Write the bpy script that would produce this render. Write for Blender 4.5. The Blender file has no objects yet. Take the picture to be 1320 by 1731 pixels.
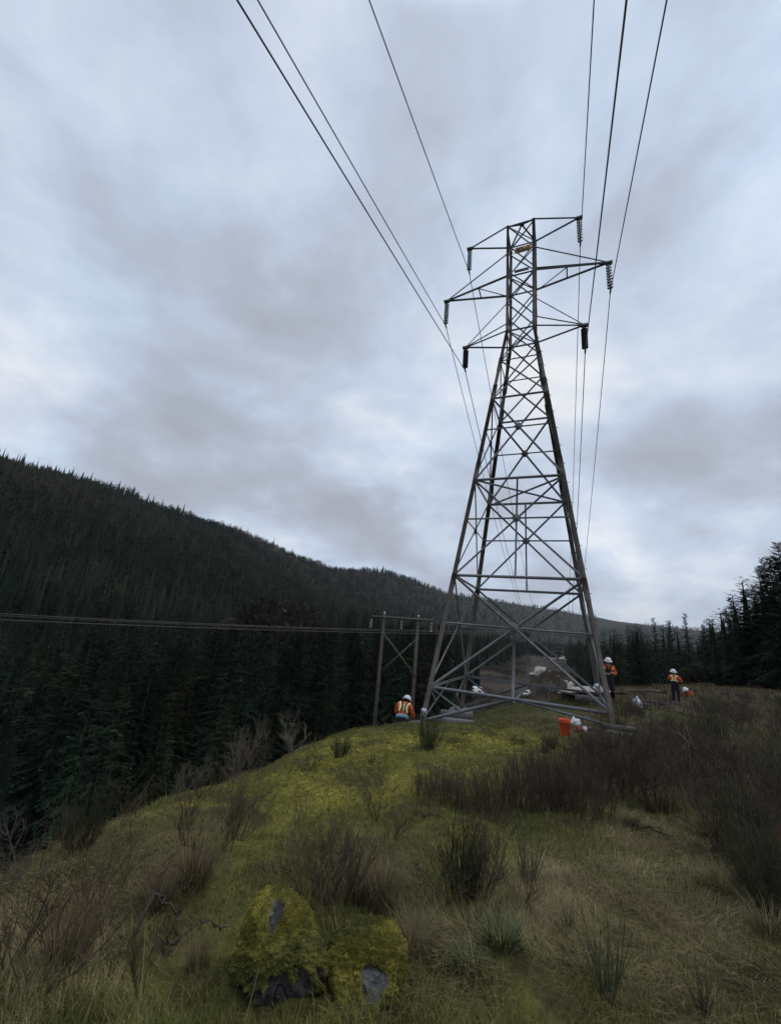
import bpy, bmesh, math, random
import numpy as np
from mathutils import Vector, Matrix
from mathutils.bvhtree import BVHTree

R = math.radians
rng = np.random.default_rng(7)
random.seed(7)
scene = bpy.context.scene
COL = scene.collection

# ---------------------------------------------------------------- camera
F_PX, PITCH, ROLL = 687.86, 0.27835, 0.0926        # focal length in px of a 1320 px wide frame
cam_d = bpy.data.cameras.new("camera")
cam_d.sensor_fit = 'HORIZONTAL'
cam_d.sensor_width = 36.0
cam_d.lens = 36.0 * F_PX / 1320.0
cam_d.clip_start = 0.05
cam_d.clip_end = 20000
cam = bpy.data.objects.new("camera", cam_d)
COL.objects.link(cam)
cam.location = (0, 0, 0)
cam.rotation_mode = 'QUATERNION'
cam.rotation_quaternion = (Matrix.Rotation(math.pi / 2 + PITCH, 3, 'X') @ Matrix.Rotation(ROLL, 3, 'Z')).to_quaternion()
scene.camera = cam

# ---------------------------------------------------------------- sky and sun
SUN_AZ, SUN_EL = R(75), R(52)                        # high on the right, veiled by cloud
CLOUD_OFF = (6.2, 7.1, 9.9)
world = bpy.data.worlds.new("World")
scene.world = world
world.use_nodes = True
wn, wl = world.node_tree.nodes, world.node_tree.links
wn.clear()


def N(nt, typ, **kw):
    n = nt.nodes.new(typ)
    for k, v in kw.items():
        if k.startswith('i_'):
            key = k[2:]
            n.inputs[int(key) if key.isdigit() else key.replace('_', ' ')].default_value = v
        else:
            setattr(n, k, v)
    return n


def ramp(nt, stops, interp='LINEAR'):
    n = nt.nodes.new('ShaderNodeValToRGB')
    n.color_ramp.interpolation = interp
    el = n.color_ramp.elements
    while len(el) < len(stops):
        el.new(0.5)
    for e, (p, c) in zip(el, stops):
        e.position = p
        e.color = (c[0], c[1], c[2], 1) if hasattr(c, '__len__') else (c, c, c, 1)
    return n


wt = world.node_tree
sky = N(wt, 'ShaderNodeTexSky', sky_type='NISHITA', sun_disc=False)
sky.sun_elevation = SUN_EL
sky.sun_rotation = SUN_AZ
sky.air_density = 1.0
sky.dust_density = 2.0
geo = N(wt, 'ShaderNodeTexCoord')
sep = N(wt, 'ShaderNodeSeparateXYZ')
wl.new(geo.outputs['Generated'], sep.inputs[0])
zc = N(wt, 'ShaderNodeMath', operation='MAXIMUM', i_1=0.0)
wl.new(sep.outputs['Z'], zc.inputs[0])
za = N(wt, 'ShaderNodeMath', operation='ADD', i_1=0.38)
wl.new(zc.outputs[0], za.inputs[0])
dx = N(wt, 'ShaderNodeMath', operation='DIVIDE')
dy = N(wt, 'ShaderNodeMath', operation='DIVIDE')
wl.new(sep.outputs['X'], dx.inputs[0]); wl.new(za.outputs[0], dx.inputs[1])
wl.new(sep.outputs['Y'], dy.inputs[0]); wl.new(za.outputs[0], dy.inputs[1])
cmb = N(wt, 'ShaderNodeCombineXYZ', i_2=CLOUD_OFF[2])
wl.new(dx.outputs[0], cmb.inputs[0]); wl.new(dy.outputs[0], cmb.inputs[1])
off = N(wt, 'ShaderNodeVectorMath', operation='ADD'); off.inputs[1].default_value = (CLOUD_OFF[0], CLOUD_OFF[1], 0)
wl.new(cmb.outputs[0], off.inputs[0])
off2 = N(wt, 'ShaderNodeVectorMath', operation='ADD'); off2.inputs[1].default_value = (5.3, 1.2, 0)
wl.new(off.outputs[0], off2.inputs[0])
n1 = N(wt, 'ShaderNodeTexNoise', i_Scale=1.7, i_Detail=9.0, i_Roughness=0.5, i_Distortion=0.25)
n2 = N(wt, 'ShaderNodeTexNoise', i_Scale=0.8, i_Detail=4.0, i_Roughness=0.5, i_Distortion=0.2)
n3 = N(wt, 'ShaderNodeTexNoise', i_Scale=5.5, i_Detail=10.0, i_Roughness=0.64, i_Distortion=0.3)
wl.new(off.outputs[0], n1.inputs['Vector']); wl.new(off2.outputs[0], n2.inputs['Vector']); wl.new(off.outputs[0], n3.inputs['Vector'])
# grey-violet cloud undersides against thin blue-white cloud
mixn = N(wt, 'ShaderNodeMath', operation='MULTIPLY_ADD', i_1=0.26)
wl.new(n3.outputs['Fac'], mixn.inputs[0]); wl.new(n1.outputs['Fac'], mixn.inputs[2])
rA = ramp(wt, [(0.46, (0.36, 0.385, 0.45)), (0.57, (0.425, 0.475, 0.575)), (0.65, (0.50, 0.58, 0.71)), (0.74, (0.62, 0.69, 0.80)), (0.84, (0.80, 0.82, 0.86))])
wl.new(mixn.outputs[0], rA.inputs['Fac'])
rB = ramp(wt, [(0.33, (0.90, 0.89, 0.89)), (0.48, (1.0, 0.99, 0.98)), (0.66, (1.04, 1.09, 1.12))])
wl.new(n2.outputs['Fac'], rB.inputs['Fac'])
mul = N(wt, 'ShaderNodeMix', data_type='RGBA', blend_type='MULTIPLY')
mul.inputs[0].default_value = 1.0
wl.new(rA.outputs[0], mul.inputs[6]); wl.new(rB.outputs[0], mul.inputs[7])
# an overcast sky is brightest high overhead
zen = ramp(wt, [(0.0, 1.14), (0.22, 1.08), (0.5, 1.0), (0.92, 1.0), (0.975, 2.7), (1.0, 3.2)])
wl.new(zc.outputs[0], zen.inputs['Fac'])
mul3 = N(wt, 'ShaderNodeMix', data_type='RGBA', blend_type='MULTIPLY')
mul3.inputs[0].default_value = 1.0
wl.new(mul.outputs[2], mul3.inputs[6]); wl.new(zen.outputs[0], mul3.inputs[7])
sd = Vector((math.sin(SUN_AZ) * math.cos(SUN_EL), math.cos(SUN_AZ) * math.cos(SUN_EL), math.sin(SUN_EL)))
bg_sky = N(wt, 'ShaderNodeBackground', i_Strength=0.05)
wl.new(sky.outputs[0], bg_sky.inputs[0])
bg_cl = N(wt, 'ShaderNodeBackground', i_Strength=1.14)
wl.new(mul3.outputs[2], bg_cl.inputs[0])
mixw = N(wt, 'ShaderNodeMixShader', i_Fac=0.93)
wl.new(bg_sky.outputs[0], mixw.inputs[1]); wl.new(bg_cl.outputs[0], mixw.inputs[2])
outw = N(wt, 'ShaderNodeOutputWorld')
wl.new(mixw.outputs[0], outw.inputs[0])

sun_d = bpy.data.lights.new("sun", 'SUN')
sun_d.energy = 0.8
sun_d.angle = R(40)
sun_d.color = (1.0, 0.95, 0.88)
sun = bpy.data.objects.new("sun", sun_d)
COL.objects.link(sun)
sun.rotation_mode = 'QUATERNION'
sun.rotation_quaternion = sd.to_track_quat('Z', 'Y')

scene.view_settings.view_transform = 'Standard'
scene.view_settings.look = 'None'
scene.view_settings.gamma = 1.0
scene.view_settings.exposure = 0.0
scene.cycles.max_bounces = 6
scene.cycles.diffuse_bounces = 3
scene.cycles.volume_bounces = 0
scene.cycles.use_denoising = True


# ---------------------------------------------------------------- helpers
def ray(px, py):
    """direction through a point of the 1320x1731 photograph, used to survey where things stand"""
    du, dv = px - 660.0, py - 865.5
    c, s = math.cos(ROLL), math.sin(ROLL)
    x, y = c * du + s * dv, -s * du + c * dv
    cp, sp = math.cos(PITCH), math.sin(PITCH)
    up = -y / F_PX
    return np.array([x / F_PX, cp - sp * up, sp + cp * up])


def at_depth(px, py, Y):
    d = ray(px, py)
    return d * (Y / d[1])


def project(P):
    P = np.asarray(P, float)
    cp, sp = math.cos(PITCH), math.sin(PITCH)
    f = P[..., 1] * cp + P[..., 2] * sp
    u = -P[..., 1] * sp + P[..., 2] * cp
    f = np.where(f < 0.05, 0.05, f)
    x, y = P[..., 0] / f * F_PX, -u / f * F_PX
    c, s = math.cos(ROLL), math.sin(ROLL)
    return 660 + c * x - s * y, 865.5 + s * x + c * y


def hash2(ix, iy, seed):
    n = (ix.astype(np.int64) * 374761393 + iy.astype(np.int64) * 668265263 + seed * 974634777) & 0x7fffffff
    n = ((n ^ (n >> 13)) * 1274126177) & 0x7fffffff
    n = n ^ (n >> 16)
    return (n & 0xffffff) / float(0xffffff)


def vnoise(x, y, seed=0):
    x, y = np.asarray(x, float), np.asarray(y, float)
    ix, iy = np.floor(x), np.floor(y)
    fx, fy = x - ix, y - iy
    fx, fy = fx * fx * (3 - 2 * fx), fy * fy * (3 - 2 * fy)
    a, b = hash2(ix, iy, seed), hash2(ix + 1, iy, seed)
    c, d = hash2(ix, iy + 1, seed), hash2(ix + 1, iy + 1, seed)
    return (a + (b - a) * fx) * (1 - fy) + (c + (d - c) * fx) * fy


def fbm(x, y, seed=0, oct=4, gain=0.5):
    v, a, t = 0.0, 1.0, 0.0
    for o in range(oct):
        v = v + a * vnoise(np.asarray(x) * 2 ** o + 17.3 * o, np.asarray(y) * 2 ** o - 9.1 * o, seed + o)
        t += a
        a *= gain
    return v / t


def sstep(a, b, x):
    t = np.clip((x - a) / (b - a), 0, 1)
    return t * t * (3 - 2 * t)


def mesh_np(name, V, faces, mats=(), attrs=None, smooth=False, matidx=None):
    """V (n,3); faces: list of (m,k) int arrays"""
    me = bpy.data.meshes.new(name)
    V = np.asarray(V, np.float32)
    me.vertices.add(len(V))
    me.vertices.foreach_set('co', V.ravel())
    faces = [np.asarray(f, np.int32) for f in faces if len(f)]
    nl = sum(f.size for f in faces)
    npoly = sum(len(f) for f in faces)
    me.loops.add(nl)
    me.polygons.add(npoly)
    me.loops.foreach_set('vertex_index', np.concatenate([f.ravel() for f in faces]))
    starts, tot = [], 0
    for f in faces:
        k = f.shape[1]
        starts.append(tot + np.arange(len(f), dtype=np.int32) * k)
        tot += f.size
    me.polygons.foreach_set('loop_start', np.concatenate(starts).astype(np.int32))
    if matidx is not None:
        me.polygons.foreach_set('material_index', np.asarray(matidx, np.int32))
    if smooth:
        me.polygons.foreach_set('use_smooth', np.ones(npoly, bool))
    for m in mats:
        me.materials.append(m)
    for k, a in (attrs or {}).items():
        a = np.asarray(a, np.float32)
        if a.ndim == 2:
            at = me.attributes.new(k, 'FLOAT_COLOR', 'POINT')
            if a.shape[1] == 3:
                a = np.concatenate([a, np.ones((len(a), 1), np.float32)], 1)
            at.data.foreach_set('color', a.ravel())
        else:
            at = me.attributes.new(k, 'FLOAT', 'POINT')
            at.data.foreach_set('value', a)
    me.update(calc_edges=True)
    me.validate()
    return me


def link(name, me, parent=None, loc=None):
    o = bpy.data.objects.new(name, me)
    COL.objects.link(o)
    if parent is not None:
        o.parent = parent
    if loc is not None:
        o.location = loc
    return o


def tag(o, label=None, cat=None, group=None, kind=None):
    if label: o['label'] = label
    if cat: o['category'] = cat
    if group: o['group'] = group
    if kind: o['kind'] = kind
    return o


def thing(name, label, cat, loc=(0, 0, 0), rz=0, group=None):
    o = bpy.data.objects.new(name, None)
    o.empty_display_size = 0.2
    COL.objects.link(o)
    o.location = loc
    o.rotation_euler = (0, 0, rz)
    return tag(o, label, cat, group)


class MB:
    """collects shapes for one mesh"""
    def __init__(s):
        s.v, s.f, s.n = [], {}, 0

    def add(s, V, F):
        V = np.asarray(V, float)
        s.v.append(V)
        for f in F:
            s.f.setdefault(len(f), []).append([i + s.n for i in f])
        s.n += len(V)

    def box(s, c, size, rot=None):
        c = np.asarray(c, float)
        h = np.asarray(size, float) / 2
        V = np.array([[x, y, z] for z in (-1, 1) for y in (-1, 1) for x in (-1, 1)]) * h
        if rot is not None:
            V = V @ np.array(rot.to_3x3() if hasattr(rot, 'to_3x3') else rot).T
        s.add(V + c, [(0, 2, 3, 1), (4, 5, 7, 6), (0, 1, 5, 4), (2, 6, 7, 3), (0, 4, 6, 2), (1, 3, 7, 5)])

    def tube(s, pts, rad, n=6, cap=True):
        pts = np.asarray(pts, float)
        rad = np.broadcast_to(np.asarray(rad, float), (len(pts),))
        t = np.gradient(pts, axis=0)
        t /= np.linalg.norm(t, axis=1)[:, None] + 1e-9
        ref = np.array([0, 0, 1.0]) if abs(t[0][2]) < 0.9 else np.array([1.0, 0, 0])
        u = np.cross(t, ref)
        u /= np.linalg.norm(u, axis=1)[:, None] + 1e-9
        w = np.cross(t, u)
        a = np.arange(n) * 2 * np.pi / n
        V = (pts[:, None] + rad[:, None, None] * (np.cos(a)[None, :, None] * u[:, None] + np.sin(a)[None, :, None] * w[:, None])).reshape(-1, 3)
        F = []
        for i in range(len(pts) - 1):
            for j in range(n):
                k = (j + 1) % n
                F.append((i * n + j, i * n + k, (i + 1) * n + k, (i + 1) * n + j))
        if cap:
            F.append(tuple(range(n))[::-1])
            F.append(tuple((len(pts) - 1) * n + j for j in range(n)))
        s.add(V, F)

    def lathe(s, prof, c=(0, 0, 0), n=20, axis=None, squash=(1, 1)):
        a = np.arange(n) * 2 * np.pi / n
        V = np.array([[r * math.cos(t) * squash[0], r * math.sin(t) * squash[1], z] for r, z in prof for t in a])
        if axis is not None:
            V = V @ np.array(axis).T
        F = []
        for i in range(len(prof) - 1):
            for j in range(n):
                k = (j + 1) % n
                F.append((i * n + j, i * n + k, (i + 1) * n + k, (i + 1) * n + j))
        F.append(tuple(range(n))[::-1])
        F.append(tuple((len(prof) - 1) * n + j for j in range(n)))
        s.add(V + np.asarray(c, float), F)

    def angle(s, p, q, size=0.08, th=None, toward=(0, 0, 0)):
        """a rolled steel angle from p to q, its heel turned away from the point toward"""
        p, q = np.asarray(p, float), np.asarray(q, float)
        th = th or size * 0.13
        d = q - p
        L = np.linalg.norm(d)
        d = d / L
        a = np.asarray(toward, float) - (p + q) / 2
        a = a - d * (a @ d)
        if np.linalg.norm(a) < 1e-6:
            a = np.cross(d, [0, 0, 1.0])
        a /= np.linalg.norm(a)
        b = np.cross(d, a)
        u, w = (a + b) / math.sqrt(2), (a - b) / math.sqrt(2)
        prof = [(0, 0), (size, 0), (size, th), (th, th), (th, size), (0, size)]
        o = -0.3 * size
        V = [p + (x + o) * u + (y + o) * w for x, y in prof] + [q + (x + o) * u + (y + o) * w for x, y in prof]
        F = [(i, (i + 1) % 6, 6 + (i + 1) % 6, 6 + i) for i in range(6)]
        F += [(0, 1, 2, 3), (0, 3, 4, 5), (6, 9, 8, 7), (6, 11, 10, 9)]
        s.add(V, F)

    def build(s, name, mat, parent=None, smooth=False, loc=None, mod=None):
        me = mesh_np(name, np.concatenate(s.v), [np.array(f) for f in s.f.values()], [mat] if mat else [], smooth=smooth)
        return link(name, me, parent, loc)


# ---------------------------------------------------------------- materials
def mat(name, base, rough=0.8, metal=0.0, var=0.25, scale=8.0, bump=0.0, bscale=60.0, col2=None, spec=0.3, attr=None, objrand=0.0, coords='Object', emit=None):
    m = bpy.data.materials.new(name)
    m.use_nodes = True
    nt = m.node_tree
    b = nt.nodes['Principled BSDF']
    b.inputs['Roughness'].default_value = rough
    b.inputs['Metallic'].default_value = metal
    b.inputs['Specular IOR Level'].default_value = spec
    tc = N(nt, 'ShaderNodeTexCoord')
    nz = N(nt, 'ShaderNodeTexNoise', i_Scale=scale, i_Detail=6.0, i_Roughness=0.6)
    nt.links.new(tc.outputs[coords], nz.inputs['Vector'])
    if attr:
        at = N(nt, 'ShaderNodeAttribute', attribute_name=attr)
        src = at.outputs['Color']
    else:
        c2 = col2 or tuple(c * (1 - var) for c in base)
        r = ramp(nt, [(0.35, tuple(base)), (0.65, tuple(c2))])
        nt.links.new(nz.outputs['Fac'], r.inputs['Fac'])
        src = r.outputs[0]
    if attr and var:
        r = ramp(nt, [(0.3, 1 - var), (0.7, 1 + var)])
        nt.links.new(nz.outputs['Fac'], r.inputs['Fac'])
        mx = N(nt, 'ShaderNodeMix', data_type='RGBA', blend_type='MULTIPLY')
        mx.inputs[0].default_value = 1
        nt.links.new(src, mx.inputs[6]); nt.links.new(r.outputs[0], mx.inputs[7])
        src = mx.outputs[2]
    if objrand:
        oi = N(nt, 'ShaderNodeObjectInfo')
        hs = N(nt, 'ShaderNodeHueSaturation')
        mr = N(nt, 'ShaderNodeMapRange', i_3=1 - objrand, i_4=1 + objrand)
        mh = N(nt, 'ShaderNodeMapRange', i_3=0.5 - 0.10 * objrand, i_4=0.5 + 0.06 * objrand)
        nt.links.new(oi.outputs['Random'], mr.inputs[0])
        nt.links.new(oi.outputs['Random'], mh.inputs[0])
        nt.links.new(mr.outputs[0], hs.inputs['Value'])
        nt.links.new(mh.outputs[0], hs.inputs['Hue'])
        nt.links.new(src, hs.inputs['Color'])
        src = hs.outputs[0]
    nt.links.new(src, b.inputs['Base Color'])
    if bump:
        n2 = N(nt, 'ShaderNodeTexNoise', i_Scale=bscale, i_Detail=5.0, i_Roughness=0.65)
        nt.links.new(tc.outputs[coords], n2.inputs['Vector'])
        bp = N(nt, 'ShaderNodeBump', i_Strength=bump, i_Distance=0.02)
        nt.links.new(n2.outputs['Fac'], bp.inputs['Height'])
        nt.links.new(bp.outputs[0], b.inputs['Normal'])
    return m


M = {}
M['steel'] = mat('galvanised_steel', (0.20, 0.205, 0.21), 0.6, 0.1, col2=(0.12, 0.12, 0.12), scale=3.0, bump=0.2)
M['steel_brown'] = mat('weathered_steel', (0.12, 0.10, 0.085), 0.7, 0.0, col2=(0.065, 0.05, 0.04), scale=2.2, bump=0.2)
M['steel_dark'] = mat('dark_steel', (0.07, 0.07, 0.072), 0.6, 0.3, scale=4)
M['wire'] = mat('aluminium_wire', (0.09, 0.095, 0.11), 0.55, 0.5, scale=3)
M['glass_disc'] = mat('pale_glass', (0.36, 0.40, 0.42), 0.12, 0.0, var=.1, scale=9, spec=0.6)
M['glass_disc'].node_tree.nodes['Principled BSDF'].inputs['Transmission Weight'].default_value = 0.8
M['glass_disc'].node_tree.nodes['Principled BSDF'].inputs['IOR'].default_value = 1.2
M['porcelain'] = mat('dark_porcelain', (0.018, 0.016, 0.017), 0.3, 0.0, scale=9, spec=0.5)
M['pole'] = mat('weathered_wood_pole', (0.14, 0.115, 0.095), 0.9, col2=(0.08, 0.065, 0.055), scale=5, bump=0.5, bscale=25)
M['timber'] = mat('grey_timber', (0.15, 0.14, 0.125), 0.85, col2=(0.085, 0.08, 0.07), scale=7)
M['concrete'] = mat('concrete', (0.19, 0.185, 0.175), 0.9, col2=(0.12, 0.115, 0.11), scale=6, bump=0.6, bscale=50)
M['orange'] = mat('orange_fabric', (0.75, 0.12, 0.03), 0.75, col2=(0.42, 0.065, 0.02), scale=7, bump=0.4, bscale=30)
M['orange_plastic'] = mat('orange_plastic', (0.78, 0.11, 0.02), 0.5, col2=(0.55, 0.075, 0.02), scale=5)
M['lime'] = mat('reflective_yellow_strip', (0.85, 0.74, 0.36), 0.5, col2=(0.78, 0.68, 0.34), scale=10)
M['silver'] = mat('silver_strip', (0.55, 0.66, 0.68), 0.5, scale=10)
M['teal'] = mat('teal_band', (0.22, 0.38, 0.42), 0.6, scale=10)
M['black'] = mat('black_webbing', (0.012, 0.012, 0.014), 0.8, scale=10)
M['navy'] = mat('dark_trouser_cloth', (0.018, 0.019, 0.026), 0.85, scale=9, bump=0.5, bscale=25)
M['skin'] = mat('skin', (0.42, 0.24, 0.17), 0.6, scale=12)
M['white'] = mat('white_plastic', (0.80, 0.80, 0.80), 0.35, var=0.06, scale=5)
M['boot'] = mat('boot_leather', (0.12, 0.085, 0.05), 0.7, scale=12)
M['tan_boot'] = mat('tan_boot', (0.36, 0.29, 0.20), 0.7, scale=12)
M['ink'] = mat('blue_black_ink', (0.02, 0.025, 0.06), 0.6, scale=9)
M['ochre'] = mat('ochre_plate', (0.58, 0.33, 0.12), 0.6, col2=(0.42, 0.24, 0.10), scale=18)
M['sheet'] = mat('white_sheet', (0.72, 0.73, 0.76), 0.6, var=0.08, scale=12, bump=0.4, bscale=20)
M['red_rag'] = mat('red_cloth', (0.30, 0.06, 0.05), 0.8, scale=12)
M['car_white'] = mat('white_paint', (0.78, 0.79, 0.80), 0.25, var=0.05, scale=2, spec=0.5)
M['car_glass'] = mat('dark_glass', (0.02, 0.022, 0.025), 0.1, var=0.1, scale=2, spec=0.6)
M['tyre'] = mat('tyre_rubber', (0.02, 0.02, 0.02), 0.9, scale=6)
M['roof_grey'] = mat('metal_roof', (0.35, 0.36, 0.38), 0.5, scale=2)
M['twig'] = mat('bare_twigs', (0.12, 0.086, 0.056), 0.9, col2=(0.06, 0.043, 0.029), scale=6, objrand=0.3, spec=.08)
M['twig_purple'] = mat('purple_brown_twigs', (0.120, 0.090, 0.068), 0.9, col2=(0.060, 0.046, 0.036), scale=6, objrand=0.25, spec=.08)
M['twig_green'] = mat('green_broom_stems', (0.065, 0.078, 0.040), 0.85, col2=(0.045, 0.05, 0.03), scale=6, objrand=0.3, spec=.08)
M['twig_pale'] = mat('pale_dead_wood', (0.19, 0.165, 0.135), 0.9, col2=(0.11, 0.09, 0.075), scale=7, objrand=0.2, spec=.08)
M['straw'] = mat('straw_grass', (0.20, 0.16, 0.088), 0.9, col2=(0.12, 0.094, 0.052), scale=9, objrand=0.2, spec=.08)
M['leaf'] = mat('pale_green_leaf', (0.13, 0.145, 0.07), 0.7, col2=(0.08, 0.09, 0.04), scale=9, spec=.08)
M['bark'] = mat('conifer_bark', (0.075, 0.058, 0.046), 0.95, col2=(0.045, 0.036, 0.03), scale=5, bump=0.6, bscale=14, spec=.08)
M['bark_pale'] = mat('pale_bark', (0.20, 0.175, 0.15), 0.95, col2=(0.11, 0.095, 0.085), scale=5, bump=0.6, bscale=14, spec=.08)
M['needles'] = mat('conifer_needles', (0.028, 0.044, 0.026), 0.75, attr='col', var=0.3, scale=0.6, objrand=0.5, spec=.04)
M['far_needles'] = mat('far_needles', (0.03, 0.045, 0.028), 0.85, attr='col', var=0.2, scale=0.05, spec=.04)
M['grass'] = mat('grass_blades', (0.1, 0.1, 0.05), 0.8, attr='col', var=0.0, spec=.08)
M['dirt'] = mat('pale_dirt', (0.36, 0.32, 0.27), 0.95, col2=(0.26, 0.225, 0.19), scale=0.2, coords='Generated')


# ---------------------------------------------------------------- terrain
TOWER = dict(X=5.052, Y=15.0, psi=-0.42255)
HL = dict(T=18.746, L2=15.782, L3=12.837, L4=11.215, L5=9.296, L6=5.607, L7=1.961, L8=-1.641)
B8, W3, WT = 2.525, 0.573, 0.594

INNER = np.array([
    (0, 0, -1.60), (0, 2.2, -1.62), (-2, -3, -1.7), (2.5, -3, -1.5), (3, 1.5, -1.55), (6, 0, -1.4),
    (-2.18, 3.1, -1.73), (-2.2, 4.95, -2.02), (-1.9, 7.0, -2.28), (-0.95, 10.6, -2.56),
    (0.96, 14, -3.03), (1.64, 13.75, -2.70), (4.04, 18.3, -2.98), (6.4, 11.7, -1.93), (8.36, 16.25, -1.86),
    (9.2, 16.9, -2.02), (15.7, 22.5, -2.45), (21, 25, -2.0), (4.0, 4.5, -1.75), (9, 8, -1.9), (14, 12, -2.15), (11.5, 14.5, -2.05), (23.2, 30, -2.2), (18.5, 29.5, -2.5), (26, 28, -1.85), (32, 36, -2.35),
    (5.4, 17, -2.62), (1, 6, -1.98), (2, 9, -2.10), (0, 8, -2.2), (4, 12, -2.25), (30, 40, -2.6), (40, 10, -1.0),
    (1.9, 12.4, -2.42), (12, 20, -2.3)], float)
_A = np.c_[np.ones(len(INNER)), INNER[:, :2] * 0.02]
_aff = np.linalg.solve(_A.T @ _A + 1e-3 * np.eye(3), _A.T @ INNER[:, 2])
_res = INNER[:, 2] - _A @ _aff
_sg = 2.6 + 0.18 * np.hypot(INNER[:, 0], INNER[:, 1])


def _phi(x, y):
    d2 = (x[..., None] - INNER[:, 0]) ** 2 + (y[..., None] - INNER[:, 1]) ** 2
    return np.exp(-d2 / (2 * _sg ** 2))


_P = _phi(INNER[:, 0], INNER[:, 1])
_w = np.linalg.solve(_P.T @ _P + 1e-5 * np.eye(len(INNER)), _P.T @ _res)

EDGE = np.array([(-4, -60), (-2.9, -6), (-2.5, 0), (-2.4, 3.1), (-2.35, 5), (-2.05, 7), (-1.5, 9.2), (-0.85, 11.2), (0.2, 14.2),
                 (1.6, 16.0), (4.6, 18.2), (8.2, 18.6), (12, 25), (18, 32.5), (26, 38), (36, 43), (48, 48), (80, 60), (500, 160), (500, -400), (-4, -400)], float)


def signed_edge(x, y):
    """distance to the rim of the knoll, positive outside"""
    best = np.full(x.shape, 1e9)
    inside = np.zeros(x.shape, bool)
    n = len(EDGE)
    for i in range(n):
        a, b = EDGE[i], EDGE[(i + 1) % n]
        e = b - a
        t = np.clip(((x - a[0]) * e[0] + (y - a[1]) * e[1]) / (e @ e), 0, 1)
        best = np.minimum(best, np.hypot(x - a[0] - t * e[0], y - a[1] - t * e[1]))
        cr = ((a[1] > y) != (b[1] > y)) & (x < (b[0] - a[0]) * (y - a[1]) / (b[1] - a[1] + 1e-12) + a[0])
        inside ^= cr
    return np.where(inside, -best, best)


RIDGE_PX = [(-300, 700), (-120, 735), (0, 772), (100, 802), (180, 818), (230, 834), (252, 852), (300, 863), (400, 890), (460, 920), (500, 938), (560, 958),
            (650, 964), (700, 978), (750, 998), (850, 1014), (950, 1030), (1050, 1048), (1120, 1056), (1320, 1075)]
_rd = [ray(*p) for p in RIDGE_PX]
R_AZ = np.array([math.degrees(math.atan2(d[0], d[1])) for d in _rd])
R_TAN = np.array([d[2] / math.hypot(d[0], d[1]) for d in _rd])
R_DIST = np.interp(R_AZ, [-70, -46, -30, -18, -8, 0, 8, 14, 20, 40], [560, 640, 760, 900, 1080, 1350, 1750, 2200, 2900, 3400])
R_FOOT = np.interp(R_AZ, [-70, -46, -30, -18, -8, 0, 8, 14, 20, 40], [120, 130, 170, 230, 330, 480, 700, 1000, 1500, 1900])
_o = np.argsort(R_AZ)
R_AZ, R_TAN, R_DIST, R_FOOT = R_AZ[_o], R_TAN[_o], R_DIST[_o], R_FOOT[_o]
LINE_AZ = 0.405                                       # the power line's way down the valley
LINE_D = np.array([math.sin(LINE_AZ), math.cos(LINE_AZ)])


def hills(x, y):
    r = np.hypot(x, y)
    az = np.degrees(np.arctan2(x, y))
    tn, di, fo = np.interp(az, R_AZ, R_TAN), np.interp(az, R_AZ, R_DIST), np.interp(az, R_AZ, R_FOOT)
    top = tn * di - 17.0
    t = (r - fo) / (di - fo)
    up = np.clip(t, 0, 1)
    prof = 0.55 * up + 0.45 * up * up * (3 - 2 * up)
    beyond = np.clip((r - di) / (0.6 * di), 0, 1)
    fade = np.clip(1 - (np.abs(az + 15) - 75) / 40, 0, 1)
    wob = (fbm(x / 160, y / 160, 5, 4) - 0.5) * 34 * up * np.clip(1.15 - up, 0, 1) + (fbm(x / 55, y / 55, 6, 3) - 0.5) * 22 * up * np.clip((2600 - r) / 1800, 0, 1)
    return (np.maximum(top + 18, 0) * prof * (1 - 0.75 * beyond ** 1.5) + wob) * fade


def height(x, y, detail=True):
    x, y = np.asarray(x, float), np.asarray(y, float)
    r = np.hypot(x, y)
    m = np.stack([np.ones_like(x), np.clip(x, -60, 60) * 0.02, np.clip(y, -60, 60) * 0.02], -1) @ _aff + _phi(x, y) @ _w
    d = signed_edge(x, y)
    az = np.degrees(np.arctan2(x - 2, y - 6))
    steep = np.interp(az, [-180, -120, -20, 5, 18, 30, 45, 60, 180], [0.5, 0.85, 0.8, 0.62, 0.5, 0.32, 0.22, 0.1, 0.10])
    dd = np.where(d > -0.5, (d + 0.5) ** 2 / 2.0, 0)
    dd = np.where(d > 0.5, d, dd)
    m = m - dd * steep - np.clip(r - 60, 0, 400) * 0.01
    val = -14.5 - 8.0 * sstep(-2, -30, x) * (1 - sstep(80, 260, r)) + (fbm(x / 45, y / 45, 3, 3) - 0.5) * 3.0 + hills(x, y)
    k = 1.5
    mx = np.maximum(m, val)
    h = mx + k * np.log1p(np.exp(-np.abs(m - val) / k)) - k * math.log(2) * np.exp(-np.abs(m - val) / k)
    h = np.where(np.abs(m - val) > 12, mx, h)
    if detail:
        near = 1 - sstep(14, 40, r)
        h = h + near * ((fbm(x / 0.9, y / 0.9, 11, 3) - 0.5) * 0.20 + (fbm(x / 0.22, y / 0.22, 21, 3) - 0.5) * 0.085)
        h = h + (1 - near) * (fbm(x / 6, y / 6, 31, 3) - 0.5) * 0.8 * sstep(14, 60, r)
    return h


def H(x, y):
    return float(height(np.array([x], float), np.array([y], float))[0])


_ts = np.concatenate([np.linspace(0.8, 40, 1600), np.linspace(40.1, 900, 2600)])


def on_ground(px, py):
    d = ray(px, py)
    P = _ts[:, None] * d
    below = P[:, 2] < height(P[:, 0], P[:, 1])
    i = int(np.argmax(below)) if below.any() else len(_ts) - 1
    p = P[i]
    return np.array([p[0], p[1], H(p[0], p[1])])


ZONES = []      # (x, y, radius, kind, strength) surveyed from the photograph


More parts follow.
